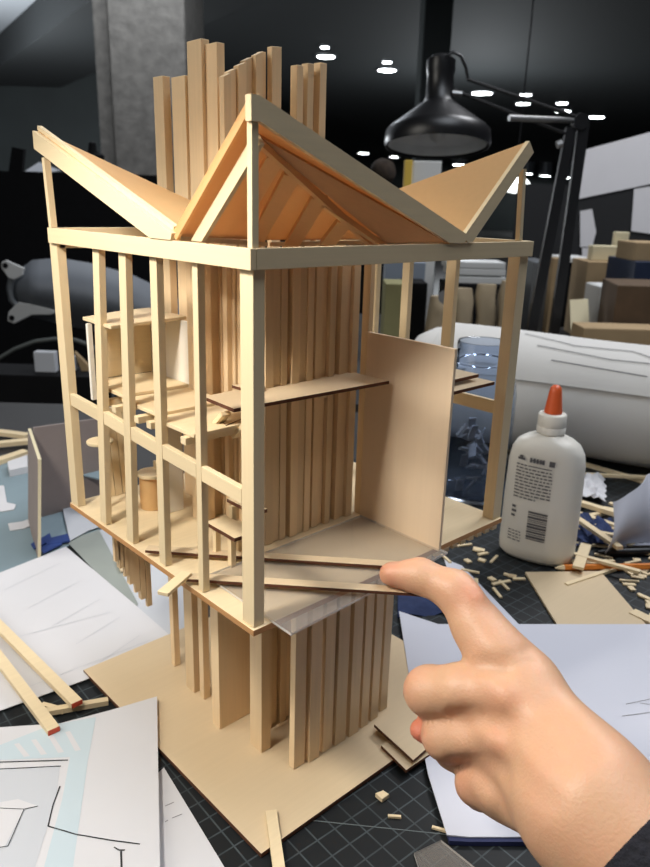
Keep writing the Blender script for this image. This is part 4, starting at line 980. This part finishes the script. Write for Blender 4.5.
pts_ = np.stack([gx.ravel(), gy.ravel(), gz.ravel()], 1)
val = np.concatenate([sdf(pts_[i:i+200000]) for i in range(0, len(pts_), 200000)]).reshape(nx, ny, nz)
# surface nets
ins = val < 0
corner = [(i, j, k) for i in (0, 1) for j in (0, 1) for k in (0, 1)]
cnt = sum(ins[i:nx-1+i, j:ny-1+j, k:nz-1+k].astype(int) for i, j, k in corner)
act = (cnt > 0) & (cnt < 8); idx = -np.ones(act.shape, int); cells = np.argwhere(act); idx[act] = np.arange(len(cells))
acc = np.zeros((len(cells), 3)); num = np.zeros(len(cells))
for a in corner:
    for ax_ in range(3):
        if a[ax_]: continue
        b = list(a); b[ax_] = 1
        va = val[cells[:, 0]+a[0], cells[:, 1]+a[1], cells[:, 2]+a[2]]; vb = val[cells[:, 0]+b[0], cells[:, 1]+b[1], cells[:, 2]+b[2]]
        m_ = (va < 0) != (vb < 0); t = np.where(m_, va/np.where(m_, va-vb, 1), 0)
        pos = np.array(a, float)[None, :].repeat(len(cells), 0); pos[:, ax_] += t
        acc[m_] += pos[m_]; num[m_] += 1
verts = lo + hstep*(cells+acc/num[:, None])
faces = []
for ax_ in range(3):
    u, w = (ax_+1) % 3, (ax_+2) % 3
    sl0 = [slice(1, -1)]*3; sl0[ax_] = slice(0, -1); sl1 = [slice(1, -1)]*3; sl1[ax_] = slice(1, None)
    e = np.argwhere(ins[tuple(sl0)] != ins[tuple(sl1)])
    off = np.ones(3, int); off[ax_] = 0; e = e+off
    for q in e:
        f = []
        for du, dw in ((-1, -1), (0, -1), (0, 0), (-1, 0)):
            c_ = q.copy(); c_[u] += du; c_[w] += dw
            if (c_ < 0).any() or c_[0] >= nx-1 or c_[1] >= ny-1 or c_[2] >= nz-1: break
            f.append(int(idx[tuple(c_)]))
        if len(f) == 4: faces.append(f)
mb = MB(); mb.v = [Vector(v) for v in verts]; mb.f = faces; mb.mi = [0]*len(faces)
hand = mb.build('person', M['skin'], smooth=True)
for md in list(hand.modifiers): hand.modifiers.remove(md)
sm = hand.modifiers.new('relax', 'SMOOTH'); sm.factor = .5; sm.iterations = 3
tag(hand, 'hand of a person in a dark sleeve, index finger pointing at the wood strip', 'person')
fl = hand.data.attributes.new('flush', 'FLOAT', 'POINT')
hot = [(J(391, 574, .512, 14), .42), (J(420, 730, .497, 15), .95), (J(472, 592, .478, 14), .40), (J(408, 688, .487, 12), .15), (J(430, 742, .487, 14), .20), (J(503, 692, .436, 14), .12), (J(500, 741, .437, 14), .16), (J(470, 790, .47, 20), .16)]
fv = np.zeros(len(verts))
for (c, r), a in hot: fv += a*np.exp(-(np.linalg.norm(verts-np.array(c), axis=1)/(r*1.3))**2)
fl.data.foreach_set('value', fv.astype(np.float32))
# sleeve around the forearm
a0, a1 = Vector(ARM[1][0]), Vector(ARM[2][0]); dirn = (a1-a0).normalized()
s0 = a0-dirn*.0105
MB().tube([s0, s0+dirn*.004, s0+dirn*.03, s0+dirn*.2], [ARM[1][1]*1.03, ARM[1][1]*1.10, ARM[1][1]*1.14, ARM[1][1]*1.3], 40).build('sleeve', M['sleeve'], hand, smooth=True)

# ------------------------------------------------------------------ light
def lamp(name, kind, loc, energy, color, size=.1, target=None, spot=None, blend=.3):
    l = bpy.data.lights.new(name, kind); l.energy = energy; l.color = color
    if kind == 'AREA': l.shape = 'SQUARE'; l.size = size
    else: l.shadow_soft_size = size
    if kind == 'SPOT': l.spot_size = spot; l.spot_blend = blend
    o = bpy.data.objects.new(name, l); C.objects.link(o); o.location = wpos(loc)
    if target is not None: o.rotation_euler = (wpos(target)-wpos(loc)).to_track_quat('-Z', 'Y').to_euler()
    return o
lamp('task_lamp', 'SPOT', (-.30, .07, .47), 5.9, (1, .95, .86), .03, (-.29, .075, -.05), math.radians(134), .25)
lamp('fill_panel', 'AREA', V(-1.6, .25, 1.0), 9, (1, .95, .86), .9, (0, .1, .1))  # added fill from the left, well below the ceiling
lamp('fill_panel', 'AREA', V(.9, .2, 2.9), 24, (.86, .92, 1), 1.2, V(.9, .2, 0))  # unseen overhead panel, cool fill over the desk
lamp('fill_panel', 'AREA', V(-1.5, 6.2, 2.8), 36, (.86, .92, 1), 1.2, V(-1.5, 6.2, 0))  # unseen overhead fill for the left background
lamp('fill_panel', 'AREA', V(1.8, 2.6, 2.9), 45, (.95, .96, 1), .9, V(1.8, 2.6, 0))  # unseen overhead fill for the boxes on the second desk
lamp('far_fill', 'POINT', V(-5.5, 11, .8), 300, (.9, .95, 1), .2)  # added point fill that brightens the left soffit
lamp('far_fill', 'POINT', V(3, 17, .9), 170, (.9, .96, 1), .2)  # added point fill to lighten the far ceiling and wall
w = bpy.data.worlds.new('world'); bpy.context.scene.world = w; w.use_nodes = True
w.node_tree.nodes['Background'].inputs[0].default_value = (.8, .88, 1, 1); w.node_tree.nodes['Background'].inputs[1].default_value = .10
sc = bpy.context.scene
sc.view_settings.view_transform = 'Standard'; sc.view_settings.look = 'None'; sc.view_settings.gamma = 1; sc.view_settings.exposure = 0
sc.cycles.use_denoising = True; sc.cycles.max_bounces = 10; sc.cycles.transparent_max_bounces = 16
